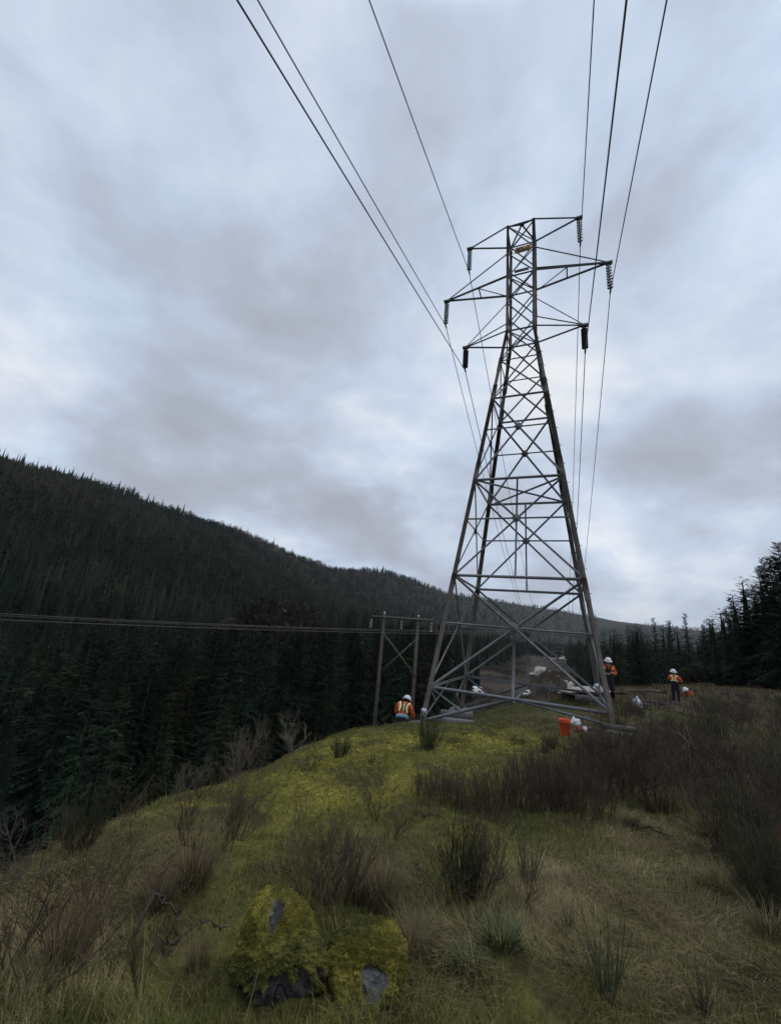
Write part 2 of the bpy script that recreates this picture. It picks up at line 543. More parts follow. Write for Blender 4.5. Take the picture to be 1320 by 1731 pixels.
def zone(px, py, rad, kind, w=1.0):
    p = on_ground(px, py)
    ZONES.append((p[0], p[1], rad, kind, w))


for z in [(520, 1310, 1.6, 'moss'), (620, 1270, 1.8, 'moss'), (760, 1262, 2.0, 'moss'), (860, 1260, 1.8, 'moss'), (660, 1300, 1.8, 'moss'), (560, 1350, 1.0, 'moss'),
          (440, 1395, 0.4, 'moss', .9), (330, 1372, .5, 'moss', .75), (400, 1340, .6, 'moss', .85), (250, 1392, .4, 'moss', .6), (380, 1500, .3, 'moss', .6), (330, 1610, .25, 'moss', .55), (420, 1440, 0.35, 'moss', .8), (860, 1320, 0.7, 'moss', .8), (500, 1700, 0.3, 'moss', .6), (250, 1660, 0.3, 'moss', 0.5), (820, 1420, .4, 'moss', .6), (930, 1700, .3, 'moss', .35),
          (200, 1400, 0.9, 'dry'), (120, 1480, 0.8, 'dry'), (280, 1470, 0.5, 'dry'), (330, 1385, 0.6, 'dry'), (60, 1600, 0.6, 'dry'), (160, 1590, .5, 'dry'),
          (1010, 1490, 0.8, 'dry'), (1100, 1540, 0.9, 'dry'), (1180, 1450, 0.9, 'dry'), (960, 1560, .6, 'dry'), (1100, 1650, .6, 'dry', .8), (760, 1600, .35, 'dry', .8), (700, 1640, .25, 'dry', .6), (1270, 1560, .8, 'dry'),
          (640, 1500, .4, 'dry', .8), (900, 1250, 1.0, 'dry', 0.5), (950, 1215, 1.8, 'dry', .9), (620, 1440, .6, 'dry', .5), (1100, 1190, 3.0, 'dry', .8),
          (800, 1340, 1.0, 'brush'), (950, 1340, 1.6, 'brush'), (1100, 1330, 2.0, 'brush'), (1230, 1300, 2.5, 'brush'), (1280, 1420, 1.0, 'brush'), (1150, 1260, 2.5, 'brush'), (1260, 1220, 4, 'brush')]:
    zone(*z)


def masks(x, y):
    out = {}
    nz = (fbm(x / 0.8, y / 0.8, 41, 4) - 0.5)
    for kind in ('moss', 'dry', 'brush'):
        v = np.zeros_like(x)
        for zx, zy, rad, k, w in ZONES:
            if k == kind:
                v = np.maximum(v, w * np.exp(-((x - zx) ** 2 + (y - zy) ** 2) / (2 * (rad * 0.8) ** 2)))
        out[kind] = np.clip(v + nz * 1.1 * (0.15 + v), 0, 1)
    return out


def in_corridor(x, y):
    s = (x - TOWER['X']) * LINE_D[0] + (y - TOWER['Y']) * LINE_D[1]
    c = (x - TOWER['X']) * LINE_D[1] - (y - TOWER['Y']) * LINE_D[0]
    return (c > -np.interp(s, [0, 25, 70, 160, 500], [2, 6, 17, 30, 34]) - 3 * np.sin(s / 23)) & (c < 9 + 4 * np.sin(s / 31 + 1)) & (s > -5) & (s < 520 + 40 * np.sin(c / 9))


def build_ground():
    az = np.concatenate([np.arange(-62, 62, 0.16), np.arange(62, 298, 4.0)])
    az = np.radians(az)
    rr = [0.25]
    while rr[-1] < 24: rr.append(rr[-1] * 1.0058)
    while rr[-1] < 9000: rr.append(rr[-1] * 1.022)
    rr = np.array(rr)
    na, nr = len(az), len(rr)
    Rg, Ag = np.meshgrid(rr, az, indexing='ij')
    x, y = (Rg * np.sin(Ag)).ravel(), (Rg * np.cos(Ag)).ravel()
    z = np.concatenate([height(a, b) for a, b in zip(np.array_split(x, 40), np.array_split(y, 40))])
    mk = [masks(a, b) for a, b in zip(np.array_split(x, 40), np.array_split(y, 40))]
    mk = {k: np.concatenate([m[k] for m in mk]) for k in mk[0]}
    r = np.hypot(x, y)
    lump = fbm(x / 0.11, y / 0.11, 61, 3)
    z = z + mk['moss'] * (1 - sstep(16, 24, r)) * (np.abs(lump - 0.5) * 0.16 + (fbm(x / .4, y / .4, 63, 2) - .5) * .1)
    d = signed_edge(x, y)
    V = np.c_[x, y, z]
    V = np.concatenate([V, [[0, 0, H(0, 0)]]])
    i = np.arange(nr - 1)[:, None] * na
    j = np.arange(na)[None, :]
    jn = (j + 1) % na
    Q = np.stack([i + j, i + na + j, i + na + jn, i + jn], -1).reshape(-1, 4)
    T = np.stack([np.full(na, nr * na), np.arange(na), (np.arange(na) + 1) % na], -1)
    # colour of the ground itself: moss, living grass, dead grass, brush litter, forest floor
    n1, n2 = fbm(x / 0.35, y / 0.35, 71, 4)[:, None], fbm(x / 2.5, y / 2.5, 73, 3)[:, None]
    fine = fbm(x / 0.06, y / 0.06, 79, 2)[:, None]
    C = lambda *a: np.array(a)[None]
    grass = C(0.050, 0.062, 0.020) * (0.6 + 0.8 * n1)
    moss = C(0.185, 0.162, 0.033) * (0.35 + 0.95 * n1) * (0.5 + 1.0 * fine) * (.7 + .6 * n2) + C(0.012, 0.014, 0.004)
    dry = C(0.150, 0.115, 0.062) * (0.55 + 0.9 * n1)
    brush = C(0.062, 0.045, 0.034) * (0.6 + 0.8 * n1)
    floor = C(0.020, 0.021, 0.014) * (0.6 + 0.8 * n2)
    clear = C(0.052, 0.041, 0.031) * (0.5 + 1.0 * fbm(x / 14, y / 14, 75, 4)[:, None])
    col = grass
    for k, c in (('dry', dry), ('brush', brush), ('moss', moss)):
        a = mk[k][:, None]
        col = col * (1 - a) + c * a
    brk = sstep(.52, .66, fbm(x / .55, y / .55, 83, 5))[:, None]
    col = col * (1 - .75 * brk) + (C(0.048, 0.040, 0.022) * (.5 + n1)) * .75 * brk
    out = (sstep(-0.5, 4.0, d))[:, None]
    right = sstep(18, 34, r)[:, None]
    cl = np.abs((x - TOWER['X']) * LINE_D[1] - (y - TOWER['Y']) * LINE_D[0])
    clr = in_corridor(x, y) * sstep(14, 30, y) * (1 - sstep(25, 60, np.abs(d)) * 0)
    outer = floor * (1 - clr[:, None]) + clear * clr[:, None]
    col = col * (1 - out) + outer * out
    col = col * (1 - right * (1 - out)) + (C(0.062, 0.050, 0.030) * (0.3 + 1.3 * fbm(x / 1.7, y / 1.7, 77, 4)[:, None])) * right * (1 - out)
    col = np.concatenate([np.clip(col, 0.004, 1), [[0.05, 0.05, 0.03]]])
    m = mat('ground_surface', (0.1, 0.1, 0.1), 0.95, attr='col', var=0.25, scale=18.0, bump=0.9, bscale=45.0, spec=0.1)
    me = mesh_np('ground', V, [Q, T], [m], {'col': col}, smooth=True)
    return tag(link('ground', me), kind='structure')


build_ground()

# dirt tracks on the valley floor, sheets laid on the ground
def track(pts_px, width, name='dirt_road', n=60):
    P = np.array([on_ground(*p)[:2] for p in pts_px])
    t = np.linspace(0, len(P) - 1, n)
    # smooth through the surveyed points
    X = np.interp(t, range(len(P)), P[:, 0]); Y = np.interp(t, range(len(P)), P[:, 1])
    k = np.ones(7) / 7
    Xs = np.convolve(np.pad(X, 3, 'edge'), k, 'valid'); Ys = np.convolve(np.pad(Y, 3, 'edge'), k, 'valid')
    dx, dy = np.gradient(Xs), np.gradient(Ys)
    L = np.hypot(dx, dy) + 1e-6
    nx, ny = -dy / L, dx / L
    rows = []
    for s in np.linspace(-0.5, 0.5, 5):
        ww = width * (0.8 + 0.5 * vnoise(t * 1.3, t * 0 + s * 3, 90))
        px_, py_ = Xs + nx * ww * s, Ys + ny * ww * s
        rows.append(np.c_[px_, py_, height(px_, py_) + 0.35])
    V = np.stack(rows, 1).reshape(-1, 3)
    Q = [[i * 5 + j, i * 5 + j + 1, i * 5 + 6 + j, i * 5 + 5 + j] for i in range(n - 1) for j in range(4)]
    return tag(link(name, mesh_np(name, V, [np.array(Q)], [M['dirt']])), kind='structure')

# ---------------------------------------------------------------- transmission tower
CS, SN = math.cos(TOWER['psi']), math.sin(TOWER['psi'])


def tw(u, v, z):
    """tower frame to world: u along the arms, v away from the camera"""
    return np.array([TOWER['X'] + CS * u - SN * v, TOWER['Y'] + SN * u + CS * v, z])


def half(h):
    if h >= HL['L3']:
        return W3 + (WT - W3) * (h - HL['L3']) / (HL['T'] - HL['L3'])
    return B8 + (W3 - B8) * (h - HL['L8']) / (HL['L3'] - HL['L8'])


CORN = {'NL': (-1, -1), 'NR': (1, -1), 'FR': (1, 1), 'FL': (-1, 1)}
FACES = [('NL', 'NR'), ('NR', 'FR'), ('FR', 'FL'), ('FL', 'NL')]
LEG_H = dict(HL)
LEG_H.update(M1=HL['T'] - 0.55 * (HL['T'] - HL['L2']), M2=HL['L2'] - 0.5 * (HL['L2'] - HL['L3']))


def cn(h, c):
    h = LEG_H[h] if isinstance(h, str) else h
    w = half(h)
    return tw(CORN[c][0] * w, CORN[c][1] * w, h)


def axis(h):
    return tw(0, 0, h)


ORIGIN = tw(0, 0, -2.3)


def local_build(mb, name, m, parent):
    """parts keep their world shape under the thing's base"""
    mb.v = [v - np.asarray(ORIGIN) for v in mb.v]
    return mb.build(name, m, parent)


tower = thing('lattice_tower', 'tall steel lattice transmission tower with six cross arms standing on the mossy knoll', 'transmission tower', ORIGIN)
base_z = {}
for c, (su, sv) in CORN.items():
    p = tw(su * 2.62, sv * 2.62, 0)
    base_z[c] = {'NL': -2.66, 'NR': -1.98, 'FL': -2.92, 'FR': -1.9}[c]
    mb = MB()
    b = cn(base_z[c] - 0.12, c)
    mb.angle(b, cn('L5', c), 0.15, 0.02, axis(2))
    mb.angle(cn('L5', c), cn('L3', c), 0.13, 0.018, axis(10))
    mb.angle(cn('L3', c), cn(HL['T'] + 0.04, c), 0.115, 0.016, axis(15))
    leg = local_build(mb, 'leg', M['steel_brown'], tower)
    for h in (HL['L5'] + 0.3, HL['L6'] + 0.4, HL['L7'] - 0.3, HL['L4'] - 0.2):
        mb = MB(); mb.angle(cn(h - 0.35, c), cn(h + 0.35, c), 0.17, 0.03, axis(h)); local_build(mb, 'splice_plate', M['steel_brown'], tower)
    mb = MB()
    mb.box(tw(su * half(base_z[c]), sv * half(base_z[c]), base_z[c] - 0.02), (0.5, 0.5, 0.05), Matrix.Rotation(TOWER['psi'], 3, 'Z'))
    mb.box(tw(su * half(base_z[c]), sv * half(base_z[c]), base_z[c] - 0.35), (0.85, 0.85, 0.6), Matrix.Rotation(TOWER['psi'], 3, 'Z'))
    local_build(mb, 'footing', M['concrete'], tower)


def member(name, p, q, size, m='steel', h=None, shift=0.0):
    p, q = np.asarray(p, float), np.asarray(q, float)
    c = axis((p[2] + q[2]) / 2)
    if shift:
        o = (p + q) / 2 - c
        o[2] = 0
        o /= np.linalg.norm(o) + 1e-9
        p, q = p + o * shift, q + o * shift
    mb = MB()
    mb.angle(p, q, size, None, c)
    return local_build(mb, name, M[m], tower)


def mid(a, b, t=0.5):
    return a + (b - a) * t


# horizontal struts round the tower at each level
for lv, size in (('T', 0.065), ('L2', 0.07), ('L3', 0.07), ('L4', 0.045), ('L5', 0.07), ('L6', 0.075), ('L7', 0.07), ('L8', 0.068)):
    for a, b in FACES:
        member('horizontal_strut', cn(lv, a), cn(lv, b), size, 'steel' if lv != 'L8' else 'steel')
# crossed diagonals of every face
PANELS = [('T', 'M1', .048), ('M1', 'L2', .048), ('L2', 'M2', .048), ('M2', 'L3', .048), ('L3', 'L4', .05), ('L4', 'L5', .052), ('L5', 'L6', .06), ('L6', 'L7', .052), ('L7', 'L8', .056)]
for top, bot, size in PANELS:
    for fi, (a, b) in enumerate(FACES):
        p1, p2, q1, q2 = cn(top, a), cn(top, b), cn(bot, a), cn(bot, b)
        member('diagonal_brace', p1, q2, size, 'steel', shift=0.03)
        member('diagonal_brace', p2, q1, size, 'steel', shift=-0.03)
        if top in ('L5', 'L6', 'L7'):
            # struts from the legs to the crossing point
            wt_, wb_ = np.linalg.norm(p1 - p2), np.linalg.norm(q1 - q2)
            t = wt_ / (wt_ + wb_)
            xc = mid(p1, q2, t)
            la, lb = mid(p1, q1, t * 1.0), mid(p2, q2, t * 1.0)
            member('redundant_strut', la, xc, 0.045, 'steel')
            member('redundant_strut', xc, lb, 0.045, 'steel')
            mb = MB()
            o = xc - axis(xc[2]); o[2] = 0; o /= np.linalg.norm(o)
            zax = Vector(o).to_track_quat('Z', 'Y').to_matrix()
            mb.box(xc + o * 0.02, (0.26, 0.26, 0.012), zax @ Matrix.Rotation(0.78, 3, 'Z'))
            local_build(mb, 'gusset_plate', M['steel'], tower)
            if top in ('L6', 'L7') and fi in (0, 2):
                if top == 'L6':
                    member('hanger', mid(p1, p2), mid(q1, q2), 0.045, 'steel')
                else:
                    member('hanger', xc, mid(q1, q2), 0.058, 'steel')
# plan bracing of the diaphragms
for lv, size in (('L6', 0.06), ('T', 0.05), ('L3', 0.05), ('L2', 0.05)):
    member('plan_brace', cn(lv, 'NL'), cn(lv, 'FR'), size)
    member('plan_brace', cn(LEG_H[lv] - 0.06, 'FL'), cn(LEG_H[lv] - 0.06, 'NR'), size)
nm, fm, lm, rm_ = [mid(cn('L8', a), cn('L8', b)) for a, b in (('NL', 'NR'), ('FR', 'FL'), ('FL', 'NL'), ('NR', 'FR'))]
dz_ = np.array([0, 0, -0.05])
member('plan_brace', nm + dz_, fm + dz_, 0.075)
# bracing below the base frame, down to the uneven feet
for c, ms in (('NL', (nm, lm)), ('FL', (lm, fm)), ('NR', (nm, rm_)), ('FR', (fm, rm_))):
    foot = cn(base_z[c] + 0.05, c)
    for i, mm in enumerate(ms):
        bold = (c == 'NL')
        member('foot_brace', mm, foot, 0.07 if bold and i == 0 else 0.05)
        if c in ('NL', 'FL'):
            member('foot_brace', cn('L8', c), mid(mm, foot, 0.55), 0.05)
# pyramid cap
apex = axis(HL['T'] + 0.62)
for c in CORN:
    member('peak_bar', cn('T', c), apex, 0.06)
mb = MB(); mb.box(apex, (0.2, 0.2, 0.04), Matrix.Rotation(TOWER['psi'], 3, 'Z')); local_build(mb, 'gusset_plate', M['steel'], tower)
# the six cross arms
ARM = {'T': 2.498, 'L2': 3.534, 'L3': 2.478}
TIPS = {}
for lv, L in ARM.items():
    for sgn in (-1, 1):
        s = 'L' if sgn < 0 else 'R'
        tip = tw(sgn * L, 0, HL[lv])
        TIPS[lv, sgn] = tip
        mb = MB()
        sz = 0.095 if lv == 'L2' else 0.075
        for c in ('N' + s, 'F' + s):
            mb.angle(cn(lv, c), tip, sz if c[0] == 'F' else sz * .8, None, tip + np.array([0, 0, 3.0]))
        mb.box(tip + tw(sgn * 0.02, 0, 0) - tw(0, 0, 0), (0.26, 0.16, 0.10), Matrix.Rotation(TOWER['psi'], 3, 'Z'))
        arm = local_build(mb, 'cross_arm', M['steel'], tower)
        if lv != 'T':
            up = 'M1' if lv == 'L2' else 'M2'
            for c in ('N' + s, 'F' + s):
                mb = MB(); mb.angle(cn(up, c), tip + np.array([0, 0, 0.05]), 0.055 if lv == 'L2' else 0.042, None, axis(HL[lv]))
                mb.v = [v - ORIGIN for v in mb.v]
                mb.build('tie_bar', M['steel'], arm)
        if lv == 'L2':
            n_, f_ = cn(lv, 'N' + s), cn(lv, 'F' + s)
            mb = MB(); mb.angle(mid(n_, tip, .45), f_ + (tip - f_) * .03, 0.04, None, tip); mb.angle(mid(n_, tip, .45), mid(f_, tip, .45), 0.04, None, axis(0))
            mb.v = [v - ORIGIN for v in mb.v]
            mb.build('lacing_bar', M['steel'], arm)
# step bolts on one leg
mb = MB()
for k in range(46):
    h = 0.4 + k * 0.38
    if h < HL['T']:
        p = cn(h, 'NR'); o = p - axis(h); o[2] = 0; o /= np.linalg.norm(o); t = np.array([-o[1], o[0], 0])
        mb.tube([p, p + (t if k % 2 else -t) * 0.16], 0.011, 5)
local_build(mb, 'step_bolts', M['steel_brown'], tower)


def text_mesh(body, size, m, name, parent, mtx, extrude=0.002, bold=0.0):
    cu = bpy.data.curves.new(name, 'FONT')
    cu.body = body; cu.size = size; cu.align_x = 'CENTER'; cu.align_y = 'CENTER'; cu.extrude = extrude; cu.offset = bold
    o = bpy.data.objects.new(name, cu)
    COL.objects.link(o)
    dg = bpy.context.evaluated_depsgraph_get()
    me = bpy.data.meshes.new_from_object(o.evaluated_get(dg))
    bpy.data.objects.remove(o)
    me.name = name
    me.materials.clear(); me.materials.append(m)
    r = link(name, me, parent)
    r.matrix_local = mtx
    return r


def plate(name, center, right, up, w, h, m, text, tsize, parent, origin, th=0.012):
    right, up = Vector(right).normalized(), Vector(up).normalized()
    nrm = right.cross(up).normalized()
    up = nrm.cross(right)
    rot = Matrix((right, up, nrm)).transposed()
    mb = MB(); mb.box(np.array(center) - np.array(origin), (w, h, th), rot)
    pl = mb.build(name, m, parent)
    if text:
        mt = Matrix.Translation(Vector(np.array(center) - np.array(origin)) + nrm * (th / 2 + 0.003)) @ rot.to_4x4()
        text_mesh(text, tsize, M['ink'] if m != M['ochre'] else M['steel_dark'], 'lettering', pl, mt, bold=tsize * 0.02)
    return pl


r_ = tw(1, 0, 0) - tw(0, 0, 0)
# ochre number plate hung on the far face below the top frame, thin grey plate on the near face
pc = tw(0.0, half(HL['T']) - 0.09, HL['T'] - 0.36)
plate('number_plate', pc, r_, (0, 0, 1), 0.74, 0.36, M['ochre'], '42-1', 0.34, tower, ORIGIN)
mb = MB(); mb.tube([cn(HL['T'] - .36, 'FL'), cn(HL['T'] - .36, 'FR')], 0.015, 5); local_build(mb, 'plate_rail', M['steel'], tower)
pc = tw(0.05, -half(HL['L2']) - 0.05, HL['L2'] + 0.13)
plate('blank_plate', pc, r_, (0, 0, 1), 0.62, 0.16, M['timber'], None, 0, tower, ORIGIN)
# white leg tags
for c, h, txt, tilt, su in (('NL', -2.36, 'N', -0.05, -1), ('FR', -1.42, 'W', 0.35, 1)):
    p = cn(h, c)
    view = Vector((-p[0], -p[1], 0)).normalized()
    right = Vector((-view.y, view.x, 0))
    upv = Vector((0, 0, 1))
    q = Matrix.Rotation(tilt, 3, view)
    t = thing('leg_tag', {'NL': 'white rectangular tag with dark lettering on the tower leg beside the kneeling worker', 'FR': 'tilted white rectangular tag with dark lettering on the tower leg by the standing worker'}[c], 'sign', p + np.array(view) * 0.16)
    plate('tag_plate', np.zeros(3), q @ right, q @ upv, 0.155 if c == 'NL' else 0.20, 0.25 if c == 'NL' else 0.30, M['sheet'], txt, 0.17, t, np.zeros(3))

# steel and timber grillage by the near right footing, concrete beams by the near left footing
def lay(name, label, cat, parts, m, group=None):
    mb = MB()
    c0 = np.mean([p[0] for p in parts], 0)
    for c, size, rz in parts:
        mb.box(np.array(c) - c0, size, Matrix.Rotation(rz, 3, 'Z'))
    o = mb.build(name, m, loc=c0)
    return tag(o, label, cat, group)


bx_, by_ = cn(-1.9, 'NR')[:2]
lay('beam_stack', 'low stack of grey timbers around the tower footing near the orange bucket', 'timber stack',
    [((bx_ - .25, by_ - .55, -2.0), (.95, .26, .10), TOWER['psi']), ((bx_ + .05, by_ - .2, -1.92), (.8, .3, .10), TOWER['psi'] + .05)], M['timber'])
bx_, by_ = cn(-1.75, 'FR')[:2]
lay('beam_stack', 'grey timbers laid at the foot of the tower leg by the standing worker', 'timber stack',
    [((bx_ - .5, by_ - .5, -1.80), (1.2, .24, .2), TOWER['psi']), ((bx_ - .1, by_ - 1.0, -1.98), (1.4, .22, .16), TOWER['psi'] - .25)], M['timber'])
p = at_depth(772, 1207, 15.6)
lay('concrete_beam', 'grey concrete beam lying on the ground between the left tower legs, far one', 'concrete beam', [((p[0], p[1], p[2] - .05), (1.1, .25, .24), -0.1)], M['concrete'])
p = at_depth(768, 1219, 14.2)
lay('concrete_beam', 'grey concrete slab lying in front of the far beam beside the left tower footing', 'concrete beam', [((p[0], p[1], p[2] - .05), (1.3, .4, .2), -0.1)], M['concrete'])

# ---------------------------------------------------------------- insulators and conductors
def insulator(lv, sgn, drop):
    tip = TIPS[lv, sgn]
    dark = lv == 'L3'
    words = {('T', -1): 'pale disc insulator string hanging from the top cross arm on the worker-kneeling side', ('T', 1): 'pale disc insulator string hanging from the top cross arm nearest the camera',
             ('L2', -1): 'pale disc insulator string under the long middle arm that points away left', ('L2', 1): 'pale disc insulator string under the long middle arm that points right',
             ('L3', -1): 'short black insulator string under the lowest left cross arm', ('L3', 1): 'short black insulator string under the lowest right cross arm'}[lv, sgn]
    if (lv, sgn) == ('T', -1): words = 'pale disc insulator string hanging from the left top cross arm'
    if (lv, sgn) == ('T', 1): words = 'pale disc insulator string hanging from the right top cross arm'
    t = thing('insulator_string', words, 'insulator', tip - np.array([0, 0, 0.05]), TOWER['psi'], 'insulator strings on the tower')
    mb = MB(); mb.tube([(0, 0, 0), (0, 0, -drop + .05)], 0.014, 6); mb.box((0, 0, -.04), (.05, .05, .12)); mb.build('rod', M['steel_dark'], t)
    n = 8 if dark else 8
    top, span = 0.16, (drop - 0.36)
    me = None
    for k in range(n):
        z = -top - span * k / (n - 1)
        if me is None:
            mb = MB()
            if dark:
                mb.lathe([(0.03, .075), (0.06, .06), (0.128, .0), (0.132, -.018), (0.11, -.03), (0.05, -.04), (.045, -.075)], n=16)
            else:
                mb.lathe([(0.012, .04), (0.022, .03), (0.03, .015), (0.115, -.012), (0.117, -.019), (0.03, -.012), (.012, -.03)], n=16)
            o = mb.build('disc', M['porcelain' if dark else 'glass_disc'], t, smooth=True)
            me = o.data
        else:
            o = link('disc', me, t)
        o.location = (0, 0, z)
    mb = MB(); mb.tube([(0, -.22, -drop + .03), (0, -.1, -drop + .0), (0, .1, -drop + .0), (0, .22, -drop + .03)], [0.018, .035, .035, .018], 8); mb.box((0, 0, -drop + .07), (.045, .06, .16)); mb.build('clamp', M['steel_dark'], t)
    return tip - np.array([0, 0, drop + .05])


FRONT = -np.array([math.sin(-0.42), 0, 0])
WLAB = {('T', -1): 'overhead conductor wire clamped under the left top arm', ('T', 1): 'overhead conductor wire clamped under the right top arm',
        ('L2', -1): 'overhead conductor wire clamped under the long left middle arm', ('L2', 1): 'overhead conductor wire clamped under the long right middle arm',
        ('L3', -1): 'overhead conductor wire hanging from the black insulator at left', ('L3', 1): 'overhead conductor wire hanging from the black insulator at right'}
FAR_S = 232.0
BACK_M, BACK_K = 0.305, 0.00128
for (lv, sgn), drop in (((('T', -1), 1.41), (('T', 1), 1.45), (('L2', -1), 1.40), (('L2', 1), 1.42), (('L3', -1), 1.17), (('L3', 1), 1.22))):
    P = insulator(lv, sgn, drop)
    s = np.concatenate([np.linspace(0, 60, 60), np.linspace(63, 260, 50)])
    fr = np.c_[P[0] - math.sin(0.42) * 0 + s * math.sin(-0.419), P[1] - s * math.cos(-0.419), P[2] - .262 * s + .0006 * s * s + 0.0000025 * s ** 3]
    s2 = np.concatenate([np.linspace(0, 60, 40)[1:], np.linspace(63, FAR_S, 50)])
    bk = np.c_[P[0] + s2 * math.sin(LINE_AZ), P[1] + s2 * math.cos(LINE_AZ), P[2] - BACK_M * s2 + BACK_K * s2 * s2]
    pts = np.concatenate([fr[::-1], bk])
    mb = MB(); mb.tube(pts, 0.0165, 6)
    tag(mb.build('conductor_wire', M['wire'], smooth=True), WLAB[lv, sgn], 'power line', 'conductors of the tower line')

# the next tower down the valley: the same tower and its parts again
far_at = np.array([TOWER['X'] + FAR_S * LINE_D[0], TOWER['Y'] + FAR_S * LINE_D[1]])
far_drop = (-BACK_M * FAR_S + BACK_K * FAR_S ** 2)
far = tower.copy(); COL.objects.link(far)
far.location = (far_at[0] - 0, far_at[1], ORIGIN[2] + far_drop)
far['label'] = 'small far lattice tower standing in the cleared strip on the valley floor'
for ch in list(tower.children):
    c = ch.copy(); COL.objects.link(c); c.parent = far
    for g in ch.children:
        d = g.copy(); COL.objects.link(d); d.parent = c
far['group'] = tower['group'] = 'towers of the power line'

# ---------------------------------------------------------------- wooden H-frame and its wires
HP1, HP2 = at_depth(650, 1037, 38.0), at_depth(707, 1043, 38.6)
hf = thing('pole_structure', 'wooden H-frame power pole pair with a crossarm and X brace beyond the kneeling worker', 'utility pole', (HP1[0], HP1[1], HP1[2] - 14))
O_ = np.array(hf.location)
for top in (HP1, HP2):
    mb = MB(); q = top - np.array([0.06 * 0, 0, 15.5]); mb.tube([q - O_, (q * .4 + top * .6) - O_, top - O_], [0.19, .155, 0.125], 10); mb.build('pole', M['pole'], hf, smooth=True)
    mb = MB(); mb.lathe([(0.02, 0), (.07, .02), (.075, .1), (.03, .16)], top - O_, 10); mb.build('pole_cap', M['white'], hf, smooth=True)
ax_ = (HP2 - HP1); ax_ /= np.linalg.norm(ax_)
a0, a1 = at_depth(629, 1042, 37.7) - O_, at_depth(730, 1049, 38.9) - O_
mb = MB()
nrm_ = np.cross(ax_, [0, 0, 1]); nrm_ /= np.linalg.norm(nrm_)
for sd_ in (-.17, .17):
    mb.tube([a0 + nrm_ * sd_, a1 + nrm_ * sd_], 0.085, 4)
mb.build('crossarm', M['pole'], hf)
for (p1, p2) in (((648, 1071), (701, 1144)), ((705, 1081), (647, 1134))):
    mb = MB(); y0_ = 37.75 if p1[0] < 700 else 38.55
    mb.tube([at_depth(*p1, 38.0 if p1[0] < 680 else 38.6) - O_ + nrm_ * (.2 if p1[0] < 680 else -.2), at_depth(*p2, 38.0 if p2[0] < 680 else 38.6) - O_ + nrm_ * (.2 if p1[0] < 680 else -.2)], 0.075, 4); mb.build('cross_brace', M['pole'], hf)
hang = []
for (px, py) in ((628, 1044), (679, 1047), (729, 1051)):
    p = at_depth(px, py, 38.3)
    hang.append(p + np.array([0, 0, -1.05]))
    t = thing('line_insulator', {628: 'small pale insulator string at the left end of the wooden crossarm', 679: 'small pale insulator string at the middle of the wooden crossarm', 729: 'small pale insulator string at the right end of the wooden crossarm'}[px], 'insulator', p, 0, 'insulators on the wooden crossarm')
    mb = MB(); mb.tube([(0, 0, 0), (0, 0, -1.05)], .02, 5)
    mb.build('rod', M['steel_dark'], t)
    mb = MB()
    for k in range(6): mb.lathe([(.02, .03), (.12, 0), (.12, -.02), (.03, -.04)], (0, 0, -.2 - .13 * k), 10)
    mb.build('disc_stack', M['glass_disc'], t, smooth=True)
ends = [at_depth(-130, 1030, 27.6), at_depth(-130, 1034, 25.0), at_depth(-130, 1042, 22.6)]
for (p, e, lab) in zip(hang, ends, ('thin wire of the wooden line, uppermost where it leaves the crossarm end', 'thin wire of the wooden line from the middle of the crossarm', 'thin wire of the wooden line, lowest one across the dark trees')):
    t = np.linspace(-.5, 3.0, 80)[:, None]
    pts = p + (e - p) * t
    pts[:, 2] += (t * (t - 1) * 0.55 * np.where(t > 1, .4, 1))[:, 0]
    mb = MB(); mb.tube(pts, 0.021, 5)
    tag(mb.build('line_wire', M['twig_pale'], smooth=True), lab, 'power line', 'wires of the wooden H-frame line')

